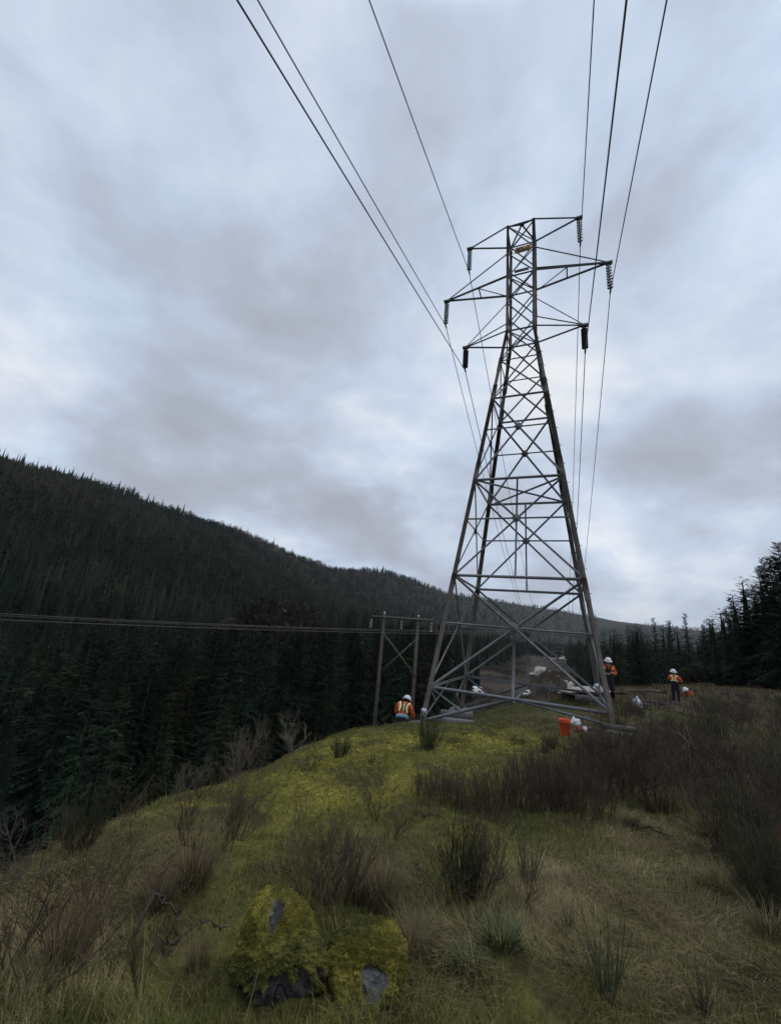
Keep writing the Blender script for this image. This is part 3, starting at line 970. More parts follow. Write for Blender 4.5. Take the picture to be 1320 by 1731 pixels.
# ---------------------------------------------------------------- conifers
def conifer_crown(h, seed, whorls, nbr, nspray, width, ragged=0.25, bare=0.06, green=(0.030, 0.046, 0.026), core=False, lean=0.0):
    g = np.random.default_rng(seed)
    t = np.repeat((np.arange(whorls) + 0.5) / whorls, nbr)
    t = t + g.normal(0, 0.35 / whorls, t.shape)
    t = np.clip(t, 0.004, 1)
    nb = len(t)
    z0 = h * (1 - t * (1 - bare))
    shape = (0.06 + t ** 0.8) * (1 - 0.35 * sstep(0.72, 1.05, t))
    L = width * shape * (1 + ragged * g.normal(0, 1, nb)).clip(0.3, 1.7)
    lobe = 1 + 0.22 * np.sin(t * 17 + seed)
    L = L * lobe
    az = g.uniform(0, 2 * np.pi, nb)
    up = np.interp(t, [0, 0.25, 1], [0.9, 0.25, -0.15]) + g.normal(0, 0.12, nb)
    droop = np.interp(t, [0, 1], [0.1, 0.5]) + g.normal(0, 0.06, nb)
    ns = nspray
    s = (np.arange(ns) + 0.7) / ns
    S = np.broadcast_to(s, (nb, ns)) + g.normal(0, 0.3 / ns, (nb, ns))
    rad = S * L[:, None]
    zz = z0[:, None] + up[:, None] * rad - droop[:, None] * S * rad
    side = g.choice([-1.0, 1.0], (nb, ns)) * g.uniform(0.1, 1.0, (nb, ns))
    tip = (S > 0.9)
    ang = az[:, None] + np.where(tip, 0.2, 1.0) * side * 0.95
    base = np.stack([np.cos(az)[:, None] * rad, np.sin(az)[:, None] * rad, zz], -1)
    ln = (0.16 + (0.14 if nspray > 20 else 0.30) * L[:, None] * (1 - 0.62 * S)) * g.uniform(0.7, 1.35, (nb, ns))
    dirv = np.stack([np.cos(ang), np.sin(ang), -0.18 - 0.35 * g.random((nb, ns)) + 0.4 * (t[:, None] < .2)], -1)
    dirv /= np.linalg.norm(dirv, axis=-1)[..., None]
    wv = np.stack([-np.sin(ang), np.cos(ang), g.normal(0, 0.45, (nb, ns))], -1)
    wv /= np.linalg.norm(wv, axis=-1)[..., None]
    w = ln * (0.20 if nspray > 20 else 0.30 if nspray > 6 else 0.42) * g.uniform(0.7, 1.3, (nb, ns))
    p0 = base - dirv * ln[..., None] * 0.15
    p1 = base + dirv * (ln * 0.45)[..., None] + wv * w[..., None] * 0.5
    p2 = base + dirv * ln[..., None] + np.array([0, 0, -1.0]) * (ln * 0.12)[..., None]
    p3 = base + dirv * (ln * 0.45)[..., None] - wv * w[..., None] * 0.5
    V = np.stack([p0, p1, p2, p3], 2).reshape(-1, 3)
    n = nb * ns
    Q = np.arange(4 * n).reshape(n, 4)
    tone = (g.uniform(0.65, 1.35, (nb, 1)) * g.uniform(0.75, 1.25, (nb, ns))).reshape(-1)
    c = np.repeat(np.array(green)[None] * tone[:, None] * np.where(tip.reshape(-1), 1.25, 1.0)[:, None], 4, 0)
    faces = [Q]
    if core:      # darker-toned inner cone, added so the crown is not see-through
        a = np.arange(5) * 2 * np.pi / 5
        cv = np.concatenate([np.c_[np.cos(a) * width * .33, np.sin(a) * width * .33, np.full(5, h * (bare + .05))], [[0, 0, h * .96]]])
        faces.append(np.array([[4 * n + i, 4 * n + (i + 1) % 5, 4 * n + 5] for i in range(5)]))
        V = np.concatenate([V, cv]); c = np.concatenate([c, np.broadcast_to(np.array(green) * .7, (6, 3))])
    V[:, 0] += lean * V[:, 2]
    return V, faces, c


def trunk_mesh(name, h, r, m, seed=0):
    g = np.random.default_rng(seed)
    z = np.linspace(-1.5, h * 0.97, 8)
    mb = MB()
    mb.tube(np.c_[np.cumsum(g.normal(0, .04, 8)) * .5, np.cumsum(g.normal(0, .04, 8)) * .5, z], np.linspace(r, 0.03, 8), 7)
    me = mesh_np(name, np.concatenate(mb.v), [np.array(f) for f in mb.f.values()], [m], smooth=True)
    return me


T_NEAR, T_MID = [], []
for i, (h, w, rg, gr) in enumerate([(20, 4.0, .22, (.015, .027, .015)), (20, 3.3, .30, (.018, .029, .016)), (20, 4.6, .25, (.014, .024, .016)), (20, 3.0, .35, (.024, .032, .016)), (20, 3.8, .3, (.030, .034, .019))]):
    V, Fc, c = conifer_crown(h, 100 + i, 54, 6, 44, w, rg, .05, gr)
    T_NEAR.append((mesh_np('crown', V, Fc, [M['needles']], {'col': c}), trunk_mesh('trunk', h, .28, M['bark'], i)))
for i, (h, w, rg, gr) in enumerate([(20, 3.6, .25, (.016, .027, .015)), (20, 3.0, .3, (.019, .029, .016)), (20, 4.2, .3, (.014, .024, .015)), (20, 3.3, .35, (.027, .032, .018))]):
    V, Fc, c = conifer_crown(h, 200 + i, 30, 5, 9, w, rg, .05, gr, core=True)
    T_MID.append((mesh_np('crown', V, Fc, [M['needles']], {'col': c}), trunk_mesh('trunk', h, .26, M['bark'], i + 20)))


def tree(kind_name, label, tmpl, loc, h, rz, group=None, wide=1.0, cat='tree'):
    t = thing(kind_name, label, cat, loc, rz, group)
    t.scale = (h / 20 * wide, h / 20 * wide, h / 20)
    link('trunk', tmpl[1], t)
    link('crown', tmpl[0], t)
    return t


def ceil_y(px, r):
    """the skyline or treetop line of the photograph above which no treetop stands"""
    a = np.interp(px, [-200, 0, 620, 740, 860, 960, 1010, 1060, 1200, 1225, 1262, 1285, 1320, 1500], [1040, 1050, 1055, 1050, 1060, 1078, 1062, 1052, 1046, 1030, 1000, 955, 930, 900])
    return a


HFL0, HFL1 = HP1[:2], ends[1][:2]
wd = (HFL1 - HFL0) / np.linalg.norm(HFL1 - HFL0)
cands = []
g = np.random.default_rng(31)
# near and middle distance: spaced planting
pts = []
cell = {}
for k in range(60000):
    az = g.uniform(R(-64), R(58)); r = math.exp(g.uniform(math.log(22), math.log(330)))
    x, y = r * math.sin(az), r * math.cos(az)
    sp = 2.6 + 0.016 * r
    key = (int(x // 4), int(y // 4))
    ok = True
    for i in (-1, 0, 1):
        for j in (-1, 0, 1):
            for (qx, qy) in cell.get((key[0] + i, key[1] + j), ()):
                if (qx - x) ** 2 + (qy - y) ** 2 < sp * sp:
                    ok = False
    if ok:
        cell.setdefault(key, []).append((x, y)); pts.append((x, y))
pts = np.array(pts)
d_ = signed_edge(pts[:, 0], pts[:, 1])
rr_ = np.hypot(*pts.T)
azd = np.degrees(np.arctan2(pts[:, 0], pts[:, 1]))
right_side = (azd > 27) & (rr_ > 50 - 0.45 * (azd - 25)) & (d_ < 8)
left_side = (d_ > 6) & (azd < 24)
keep = (right_side | left_side | ((d_ > 2.5) & (azd >= 24) & (rr_ > 44))) & ~in_corridor(pts[:, 0], pts[:, 1])
pts = pts[keep]
zg = height(pts[:, 0], pts[:, 1])
side = (pts[:, 0] - HFL0[0]) * (-wd[1]) + (pts[:, 1] - HFL0[1]) * wd[0]      # which side of the wooden line
for (x, y), z, sd2 in zip(pts, zg, side):
    r = math.hypot(x, y)
    h = g.uniform(13, 24) if r > 60 else g.uniform(14, 21)
    px, py = project(np.array([x, y, z]))
    px = float(px)
    cy = float(ceil_y(px, r)) + g.exponential(34 if px < 640 else 16)
    if px < 700 and r > 85: cy -= 40 * min(1, (r - 85) / 40) + (400 if r > 140 else 0)
    elif px < 1000 and r > 140: cy -= 14
    cp, sp_ = math.cos(PITCH), math.sin(PITCH)
    # tallest top that stays below the treetop line
    while h > 3:
        qx, qy = project(np.array([x, y, z + h]))
        near_wire = (-1.5 < (-sd2 if wd[0] > 0 else sd2)) if False else False
        if qy >= cy: break
        h -= 0.4
    if px < 660 and r < 45 and x < 2:
        h = min(h, 18)
    if h < 4.5: continue
    cands.append([x, y, z, h, px, h / r])
cands.sort(key=lambda c: -c[5])
# keep the wooden line's wires in front of the trees: nothing tall between them and the camera
def blocks_wire(c):
    x, y, z, h = c[:4]
    n = np.array([-wd[1], wd[0]])
    if n @ (np.zeros(2) - HFL0) < 0: n = -n
    return (n @ (np.array([x, y]) - HFL0) > -3.0) and (z + h > -4.5) and x < 3
for c in cands:
    if blocks_wire(c):
        c[3] = max(3.0, -5.0 - c[2])
cands = [c for c in cands if not (590 < c[4] < 745 and math.hypot(c[0], c[1]) < 42)]
# prominent trees against the sky at the right-hand edge
PROM = [(1313, 918, 39, 1.0, 'tallest dark conifer standing against the sky at the right edge'), (1288, 944, 41, .9, 'dark conifer with drooping ragged top just beside the tallest one'),
        (1272, 990, 44, .9, 'shorter ragged conifer in front of the tall pair at the right edge'), (1243, 1020, 49, .8, 'pointed conifer standing clear of the tall group, its top level with the far cloud'),
        (1226, 1030, 53, .8, 'slim pointed conifer leftmost of the close right-hand group'), (1258, 1042, 46, 1., 'broad dark conifer under the pointed pair on the right'),
        (1302, 1010, 36, 1.1, 'broad low conifer at the right edge reaching over the brown thicket'), (1345, 925, 36, 1., 'tall conifer cut off by the right border'),
        (1157, 1038, 82, .8, 'small conifer spire rising over the distant right treeline'), (1131, 1050, 92, .9, 'rounded conifer top in the distant right treeline'), (1104, 1046, 104, .8, 'thin spire in the distant treeline right of the tower'), (1187, 1056, 70, .9, 'ragged conifer behind the gnarled oak')]
for i, (px, py, Y, wdt, lab) in enumerate(PROM):
    top = at_depth(px, py, Y)
    z = H(top[0], top[1])
    tree('conifer_tree', lab, T_NEAR[[1, 3, 0, 3, 1, 2, 2, 1, 3, 1, 3, 1][i]], (top[0], top[1], z - .2), top[2] - z + .2, i * 1.3, None, wdt)

def seen(c):
    return -60 < c[4] < 1380
vis = [c for c in cands if seen(c)]
IND = vis[:270]
ind_ids = set(id(c) for c in IND)
REST = [c for c in cands if id(c) not in ind_ids]
GL = {'left': ('dark conifer in the dense forest below the mossy slope', 'conifers of the forest below the slope'),
      'mid': ('conifer of the valley forest seen between the H-frame poles and the tower legs', 'conifers behind the tower'),
      'right': ('conifer of the dark treeline beyond the brown thicket at right', 'conifers beyond the brown thicket')}
for i, c in enumerate(IND):
    x, y, z, h, px, _ = c
    k = 'left' if px < 630 else ('mid' if px < 1010 else 'right')
    r = math.hypot(x, y)
    tm = T_NEAR[i % 5] if r < 75 else T_MID[i % 4]
    tree('conifer_tree', GL[k][0], tm, (x, y, z - .2), h, g.uniform(0, 6.28), GL[k][1], g.uniform(.85, 1.15) * (1.15 if h < 10 else 1) * ((1.8 if h < 8.5 else 1.2) if k == 'right' else 1))

# the wooded hillside and valley: one far mass of trees
def far_tree_template(seed, h=20, w=3.6, whorls=13, nbr=4, green=(.03, .045, .028), ns=1, core=True):
    V, Fc, c = conifer_crown(h, seed, whorls, nbr, ns, w, .3, .04, green, core=core)
    return V, Fc, c


def round_tree(seed, h=14, w=5.0, n=160, colr=(.085, .066, .045)):
    g2 = np.random.default_rng(seed)
    u = g2.normal(0, 1, (n, 3)); u /= np.linalg.norm(u, axis=1)[:, None]
    rad = g2.uniform(.35, 1, (n, 1)) ** .5
    cpos = u * rad * np.array([w * .5, w * .5, h * .36]) + np.array([0, 0, h * .6])
    d1 = u + g2.normal(0, .5, (n, 3)) + np.array([0, 0, .7]); d1 /= np.linalg.norm(d1, axis=1)[:, None]
    d2 = np.cross(d1, g2.normal(0, 1, (n, 3))); d2 /= np.linalg.norm(d2, axis=1)[:, None]
    L, Wd = g2.uniform(.5, 1.1, (n, 1)) * h / 12, g2.uniform(.18, .4, (n, 1)) * h / 12
    V = np.stack([cpos - d1 * L, cpos + d2 * Wd, cpos + d1 * L, cpos - d2 * Wd], 1).reshape(-1, 3)
    c = np.repeat(np.array(colr)[None] * g2.uniform(.6, 1.4, (n, 1)), 4, 0)
    return V, [np.arange(4 * n).reshape(n, 4)], c


def merge_trees(name, items):
    """items: (template, xyz, scale, wide, rot, tint)"""
    Vs, cs, fq, n = [], [], {3: [], 4: []}, 0
    by = {}
    for it in items: by.setdefault(id(it[0]), []).append(it)
    for lst in by.values():
        V, Fc, c = lst[0][0]
        P = np.array([i[1] for i in lst]); s = np.array([i[2] for i in lst]); wdt = np.array([i[3] for i in lst]); ro = np.array([i[4] for i in lst]); tint = np.array([i[5] for i in lst])
        ca, sa = np.cos(ro)[:, None], np.sin(ro)[:, None]
        X = (V[None, :, 0] * ca - V[None, :, 1] * sa) * (s * wdt)[:, None] + P[:, :1]
        Yv = (V[None, :, 0] * sa + V[None, :, 1] * ca) * (s * wdt)[:, None] + P[:, 1:2]
        Z = V[None, :, 2] * s[:, None] + P[:, 2:3]
        m = len(lst)
        Vs.append(np.stack([X, Yv, Z], -1).reshape(-1, 3))
        cs.append((c[None] * tint[:, None, :]).reshape(-1, 3))
        for f in Fc:
            fq[f.shape[1]].append((f[None] + (np.arange(m) * len(V))[:, None, None] + n).reshape(-1, f.shape[1]))
        n += m * len(V)
    return mesh_np(name, np.concatenate(Vs), [np.concatenate(fq[k]) for k in fq if fq[k]], [M['far_needles']], {'col': np.concatenate(cs)})


FT = [far_tree_template(300 + i, w=[3.4, 2.9, 4.0, 3.2][i], green=[(.015, .022, .014), (.018, .024, .014), (.013, .020, .015), (.021, .025, .015)][i]) for i in range(4)]
FT2 = [far_tree_template(320 + i, w=[3.6, 3.1, 4.2][i], whorls=22, nbr=5, ns=3, green=[(.013, .021, .014), (.016, .022, .014), (.012, .019, .014)][i]) for i in range(3)]
RT = [round_tree(340 + i, colr=[(.085, .064, .042), (.10, .078, .05), (.07, .062, .036)][i]) for i in range(3)]
items = []
def tint_at(x, y):
    a = fbm(np.array([x / 90.]), np.array([y / 90.]), 51, 3)[0]
    t = g.uniform(.6, 1.6) * (0.5 + 1.1 * a)
    w = np.clip((a - .5) * 2 + g.normal(0, .16), -.2, .5)
    return (t * (1 + .7 * w), t * (1 + .12 * w), t * (1 - .1 * w))
for c in REST:
    x, y, z, h, px, _ = c
    items.append((FT2[int(g.integers(3))], (x, y, z - .3), h / 20, 1.0, g.uniform(0, 6.28), tint_at(x, y)))
GT = [round_tree(345 + i, h=17, w=8, n=70, colr=[(.019, .025, .015), (.024, .026, .015), (.016, .022, .014), (.030, .027, .017)][i]) for i in range(4)]
nfar = 24000
az = g.uniform(R(-68), R(62), nfar); r = 330 + (g.random(nfar) ** 1.15) * 900
az2 = g.uniform(R(-30), R(45), 11000); r2 = 1230 + (g.random(11000) ** 1.3) * 2300
az3 = g.uniform(R(-66), R(-4), 12000); r3 = g.uniform(190, 560, 12000)
az, r = np.concatenate([az, az2, az3]), np.concatenate([r, r2, r3])
x, y = r * np.sin(az), r * np.cos(az)
di = np.interp(np.degrees(az), R_AZ, R_DIST)
ok = (r < di * 1.06) & ~in_corridor(x, y)
x, y, r = x[ok], y[ok], r[ok]
z = height(x, y)
px, py = project(np.c_[x, y, z + 15])
for xi, yi, zi, ri, pxi, pyi in zip(x, y, z, r, px, py):
    if not (-250 < pxi < 1570): continue
    if pxi > 1010 and pyi < ceil_y(pxi, ri) + 2: continue
    h = g.uniform(10, 19) * (1 if ri < 1230 else 1.25) * (g.uniform(1.1, 1.45) if g.random() < .22 else 1)
    if g.random() < .58 + .25 * math.sin(xi / 70.) * math.sin(yi / 90.):
        items.append((GT[int(g.integers(4))], (xi, yi, zi - 2.0), g.uniform(.55, 1.05) * (1 if ri < 1230 else 1.3), g.uniform(.8, 1.2), g.uniform(0, 6.28), tint_at(xi, yi)))
        continue
    items.append((FT[int(g.integers(4))], (xi, yi, zi - .5), h / 20, g.uniform(1.0, 1.6) if ri < 1230 else 1.8, g.uniform(0, 6.28), tint_at(xi, yi)))
tag(link('distant_forest', merge_trees('distant_forest', items)), 'dense conifer forest covering the long hillside and the far valley', 'forest', kind='stuff')

g2 = np.random.default_rng(88)
BT = [round_tree(380 + i, h=2.2, w=3.0, n=70, colr=[(.060, .044, .034), (.075, .055, .042), (.045, .040, .026)][i]) for i in range(3)]
items = []
for k in range(5200):
    sdist = 22 + 430 * g2.random() ** 1.4; cdist = g2.uniform(-36, 14)
    x = TOWER['X'] + LINE_D[0] * sdist + LINE_D[1] * cdist; y = TOWER['Y'] + LINE_D[1] * sdist - LINE_D[0] * cdist
    if not in_corridor(np.array([x]), np.array([y]))[0] or (y < 60 and x > 16): continue
    if fbm(np.array([x / 11.]), np.array([y / 11.]), 99, 3)[0] < .47: continue
    zz_ = H(x, y)
    qx_, qy_ = project(np.array([x, y, zz_ + 1]))
    if 900 < qx_ < 1010 and 1080 < qy_ < 1136 and g2.random() < .75: continue
    items.append((BT[int(g2.integers(3))], (x, y, zz_ - .15), g2.uniform(.4, 1.1), g2.uniform(1, 1.6), g2.uniform(0, 6.28), (g2.uniform(.6, 1.3),) * 3))
tag(link('distant_brush', merge_trees('distant_brush', items)), 'low brown brush covering the cleared strip under the power line', 'brush', kind='stuff')

# leafless alders, brown domes at the foot of the hillside
bare_t = []
for i in range(3):
    V, Fc, c = round_tree(360 + i, h=20, w=11 + i, n=1500, colr=[(.046, .041, .028), (.052, .046, .031), (.038, .036, .024)][i])
    # finer pieces, more twig-like
    V = V.reshape(-1, 4, 3); ctr = V.mean(1, keepdims=True); V = (ctr + (V - ctr) * np.array([.55, .55, .55])).reshape(-1, 3)
    bare_t.append((mesh_np('crown', V, Fc, [M['needles']], {'col': c}), trunk_mesh('trunk', 13, .3, M['bark_pale'], 50 + i)))
k = 0
for pxx in np.linspace(80, 500, 8):
    Y = g.uniform(105, 190)
    d = at_depth(pxx + g.uniform(-12, 12), g.uniform(1000, 1048), Y)
    z = H(d[0], d[1]); h = d[2] - z
    if 5 < h < 34:
        tree('bare_tree', 'leafless brown round-crowned tree among the conifers at the foot of the hillside', bare_t[k % 3], (d[0], d[1], z), min(h, 21) if h < 21 else h, g.uniform(0, 6.28), 'leafless trees at the foot of the hillside'); k += 1


# ---------------------------------------------------------------- shrubs and grass
def segs_mesh(name, P, Q, r0, r1, m, sides=3):
    P, Q = np.asarray(P, float), np.asarray(Q, float)
    r0, r1 = np.asarray(r0, float)[:, None], np.asarray(r1, float)[:, None]
    d = Q - P
    d /= np.linalg.norm(d, axis=1)[:, None] + 1e-9
    ref = np.where(np.abs(d[:, 2:3]) < .9, np.array([[0, 0, 1.]]), np.array([[1., 0, 0]]))
    u = np.cross(d, ref); u /= np.linalg.norm(u, axis=1)[:, None] + 1e-9
    w = np.cross(d, u)
    rings = []
    for base, r in ((P, r0), (Q, r1)):
        for k in range(sides):
            a = 2 * np.pi * k / sides
            rings.append(base + r * (math.cos(a) * u + math.sin(a) * w))
    V = np.stack(rings, 1).reshape(-1, 3)
    n = len(P)
    b = (np.arange(n) * 2 * sides)[:, None]
    fs = [np.concatenate([b + k, b + (k + 1) % sides, b + sides + (k + 1) % sides, b + sides + k], 1) for k in range(sides)]
    return mesh_np(name, V, [np.concatenate(fs)], [m])


def grow_bare(seed, stems=9, spread=.65, levels=3, h=1.0, kids=5, rad=.011, wiggle=.22, droop=0.0):
    g2 = np.random.default_rng(seed)
    P, Q, A, B = [], [], [], []
    def branch(p, d, L, r, lev):
        n = 5 if lev == 0 else 3
        pts = [p]
        dd = d.copy()
        for i in range(n):
            dd = dd + g2.normal(0, wiggle, 3) + np.array([0, 0, .07 - droop * i / n])
            dd /= np.linalg.norm(dd)
            pts.append(pts[-1] + dd * L / n)
        for i in range(n):
            P.append(pts[i]); Q.append(pts[i + 1]); A.append(r * (1 - .75 * i / n)); B.append(r * (1 - .75 * (i + 1) / n))
        if lev < levels:
            for k in range(kids if lev == 0 else kids - 1):
                f = g2.uniform(.25, 1.0)
                i = min(int(f * n), n - 1)
                q = pts[i] + (pts[i + 1] - pts[i]) * (f * n - i if f < 1 else 1)
                side = g2.normal(0, 1, 3); side[2] = abs(side[2]) * .6
                nd = dd * .9 + side * .55
                branch(q, nd / np.linalg.norm(nd), L * g2.uniform(.3, .55), r * .5, lev + 1)
    for s in range(stems):
        a = g2.uniform(0, 6.28); sp = g2.uniform(.1, 1) * spread
        d = np.array([math.cos(a) * sp, math.sin(a) * sp, 1.0]); d /= np.linalg.norm(d)
        branch(np.array([math.cos(a) * .05, math.sin(a) * .05, -.05]) * h, d, h * g2.uniform(.6, 1.0), rad * h * g2.uniform(.7, 1.2), 0)
    return np.array(P), np.array(Q), np.array(A), np.array(B)


def grow_broom(seed, stems=90, spread=.45, h=1.0, rad=.0045, twigs=6, foot=.22):
    g2 = np.random.default_rng(seed)
    P, Q, A, B = [], [], [], []
    for s in range(stems):
        a = g2.uniform(0, 6.28); rr = foot * math.sqrt(g2.random())
        p = np.array([math.cos(a) * rr, math.sin(a) * rr, -.03])
        sp = spread * g2.random() ** .7
        a2 = a + g2.normal(0, .6)
        d = np.array([math.cos(a2) * sp, math.sin(a2) * sp, 1.]); d /= np.linalg.norm(d)
        L = h * g2.uniform(.45, 1.0) * (1 - .25 * rr / foot)
        pts = [p]
        for i in range(4):
            d = d + g2.normal(0, .07, 3); d[2] += .04; d /= np.linalg.norm(d)
            pts.append(pts[-1] + d * L / 4)
        for i in range(4):
            P.append(pts[i]); Q.append(pts[i + 1]); A.append(rad * h * (1 - .2 * i)); B.append(rad * h * (1 - .2 * (i + 1)))
        for k in range(twigs):
            i = int(g2.integers(1, 4)); q = pts[i] + (pts[i + 1] - pts[i]) * g2.random()
            nd = d + g2.normal(0, .32, 3); nd[2] = abs(nd[2]) + .3; nd /= np.linalg.norm(nd)
            l2 = L * g2.uniform(.12, .38)
            e = q + nd * l2
            P.append(q); Q.append(e); A.append(rad * h * .5); B.append(rad * h * .22)
    return np.array(P), np.array(Q), np.array(A), np.array(B)


def blade_arrays(x, y, z, az, ln, lean0, lean1, wid, col, tip_col=None, segs=3):
    n = len(x)
    rows = []
    pos = np.stack([x, y, z], 1)
    dirh = np.stack([np.sin(az), np.cos(az), np.zeros(n)], 1)
    sidev = np.stack([np.cos(az), -np.sin(az), np.zeros(n)], 1)
    verts, cols = [], []
    p = pos
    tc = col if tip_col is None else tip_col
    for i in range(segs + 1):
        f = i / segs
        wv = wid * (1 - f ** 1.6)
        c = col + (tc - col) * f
        if i < segs:
            verts += [p - sidev * wv[:, None] * .5, p + sidev * wv[:, None] * .5]
            cols += [c, c]
        else:
            verts.append(p); cols.append(c)
        le = lean0 + (lean1 - lean0) * (i + .5) / segs
        p = p + (ln / segs)[:, None] * (dirh * np.sin(le)[:, None] + np.array([0, 0, 1.]) * np.cos(le)[:, None])
    m = 2 * segs + 1
    V = np.stack(verts, 1).reshape(-1, 3)
    C = np.stack(cols, 1).reshape(-1, 3)
    b = (np.arange(n) * m)[:, None]
    Q = np.concatenate([np.concatenate([b + 2 * i, b + 2 * i + 1, b + 2 * i + 3, b + 2 * i + 2], 1) for i in range(segs - 1)])
    T = np.concatenate([b + 2 * segs - 2, b + 2 * segs - 1, b + 2 * segs], 1)
    return V, Q, T, C


def tussock(seed, n=260, h=.45, m='straw', flop=1.0, wid=.005):
    g2 = np.random.default_rng(seed)
    a = g2.uniform(0, 6.28, n); rr = .10 * np.sqrt(g2.random(n))
    V, Q, T, C = blade_arrays(rr * np.sin(a), rr * np.cos(a), np.full(n, -.02), a + g2.normal(0, .5, n), h * g2.uniform(.5, 1.15, n), g2.uniform(0, .35, n), g2.uniform(.5, 1.9, n) * flop,
                              np.full(n, wid), np.zeros((n, 3)))
    return mesh_np('grass_tussock', V, [Q, T], [M[m]])


SH = {}
for i in range(4):
    SH['bare', i] = segs_mesh('bare_shrub', *grow_bare(400 + i, stems=8, spread=.8, kids=5), M['twig'])
    SH['purple', i] = segs_mesh('broom_shrub', *grow_broom(420 + i, stems=66, spread=.45, twigs=8, foot=.34, rad=.005), M['twig_purple'])
    SH['brown', i] = segs_mesh('thicket_shrub', *grow_bare(440 + i, stems=15, spread=.95, kids=6, rad=.009, wiggle=.18), M['twig_purple'])
    SH['green', i] = segs_mesh('broom_shrub', *grow_broom(460 + i, stems=80, spread=.55, twigs=7, foot=.16, rad=.006), M['twig_green'])
    SH['pale', i] = segs_mesh('bare_shrub', *grow_bare(480 + i, stems=6, spread=.5, kids=6, rad=.012), M['twig_pale'])
    SH['stalk', i] = segs_mesh('broom_stalks', *grow_broom(490 + i, stems=34, spread=.5, twigs=2, foot=.09, rad=.0075), M['twig_green'])
    SH['straw', i] = tussock(500 + i)
SH['leafy', 0] = tussock(520, 160, .22, 'leaf', .8, .012)
NAME = dict(bare='bare_shrub', purple='broom_shrub', brown='thicket_shrub', green='broom_shrub', pale='bare_shrub', stalk='broom_shrub', straw='grass_tussock', leafy='leafy_plant')
CATS = dict(bare='shrub', purple='shrub', brown='shrub', green='shrub', pale='shrub', stalk='shrub', straw='grass tussock', leafy='plant')


def shrub(kind, px, py, hpx, label, group=None, wide=1.0, i=None, lean=(0, 0), dz=0):
    p = on_ground(px, py)
    dep = p[1] * math.cos(PITCH) + p[2] * math.sin(PITCH)
    h = hpx / F_PX * dep
    i = int(g.integers(4)) if i is None else i
    if kind == 'leafy': i = 0
    me = SH[kind, i]
    o = link(NAME[kind], me, None, (p[0], p[1], p[2] + dz))
    k = h / (.42 if kind == 'straw' else .22 if kind == 'leafy' else .95)
    o.scale = (k * wide, k * wide, k)
    o.rotation_euler = (lean[0], lean[1], g.uniform(0, 6.28))
    return tag(o, label, CATS[kind], group)


shrub('green', 720, 1268, 62, 'rounded broom bush growing in front of the left tower footing beside the kneeling worker', wide=1.15)
shrub('green', 575, 1284, 42, 'small dark green broom bush on the moss crest left of the kneeling worker', wide=1.2)
shrub('bare', 528, 1294, 34, 'low sprawling bare shrub on the crest beside the small broom bush', wide=1.3)
shrub('pale', 492, 1284, 60, 'pale leafless shrub standing on the crest against the dark forest')
shrub('stalk', 627, 1294, 26, 'tiny dark broom sprig alone in the bright moss', wide=1.2)
shrub('bare', 640, 1390, 92, 'thin leafless shrub with crooked upright stems in the middle of the moss slope', wide=.8)
shrub('bare', 660, 1420, 70, 'low tangled bare shrub below the thin crooked one on the moss slope', wide=1.2)
shrub('bare', 385, 1440, 125, 'big dense dark leafless bush on the left part of the slope', wide=.85)
shrub('brown', 400, 1425, 120, 'dark twiggy bush pressed against the big leafless bush on the left slope', wide=.6)
shrub('pale', 395, 1326, 92, 'tall thin pale leafless sapling rising over the left crest', wide=.6)
shrub('pale', 300, 1362, 66, 'pale twiggy shrub sticking up over the left crest below the sapling', wide=.9)
shrub('bare', 425, 1310, 60, 'small leafless shrub on the crest right of the pale sapling', wide=1.1)
shrub('bare', 340, 1352, 55, 'small bare shrub on the left crest between the sapling and the pale shrub', wide=1.1)
shrub('bare', 310, 1455, 130, 'sparse forked bare shrub in front of the big leafless bush', wide=.6)
shrub('green', 130, 1440, 120, 'dark broom bush at the lower left crest against the black forest', wide=1.0)
shrub('bare', 205, 1400, 60, 'low bare shrub on the left crest above the dark broom bush', wide=1.1)
shrub('pale', 20, 1500, 95, 'pale leaning dead stems at the far left of the crest', lean=(.1, .5))
shrub('bare', 60, 1705, 230, 'large brown leafless bush filling the bottom left corner', wide=.8)
shrub('bare', 10, 1640, 200, 'leafless bush at the left border above the corner bush', wide=.8)
shrub('bare', 180, 1580, 130, 'spreading leafless shrub on the straw patch at lower left', wide=.9)
shrub('bare', 235, 1700, 120, 'thin leafless shrub at the bottom left of the two boulders', wide=.7)
shrub('bare', 520, 1530, 150, 'tall bare shrub growing directly behind the tall boulder', wide=.8)
shrub('bare', 590, 1535, 130, 'tangled bare shrub behind the low boulder', wide=.8)
shrub('brown', 555, 1530, 110, 'dense twiggy shrub between and behind the two boulders', wide=.9)
shrub('straw', 645, 1545, 120, 'pale straw tussock standing behind the low boulder', wide=.7)
shrub('straw', 610, 1530, 95, 'pale straw tussock left of the taller one behind the low boulder', wide=.7)
shrub('green', 780, 1530, 150, 'greenish broom bush in the middle of the foreground grass', wide=.85)
shrub('brown', 815, 1525, 120, 'dense brown twiggy bush leaning on the greenish broom bush', wide=.9)
shrub('bare', 745, 1540, 100, 'low brown bare shrub at the near side of the greenish broom bush', wide=1.1)
shrub('stalk', 895, 1500, 105, 'upright green broom stems right of the greenish broom bush', wide=.9)
shrub('bare', 880, 1530, 80, 'low brown shrub round the foot of the upright green stems', wide=1.2)
shrub('stalk', 1025, 1690, 140, 'fan of dark green broom stalks in the grass at lower right', wide=1.0)
shrub('stalk', 960, 1585, 70, 'sparse thin green sprig above the fan of broom stalks', wide=.6)
shrub('stalk', 1190, 1722, 90, 'low green broom sprigs at the bottom right', wide=.9)
shrub('leafy', 848, 1600, 45, 'pale green leafy rosette plant in the foreground grass', wide=1.3)
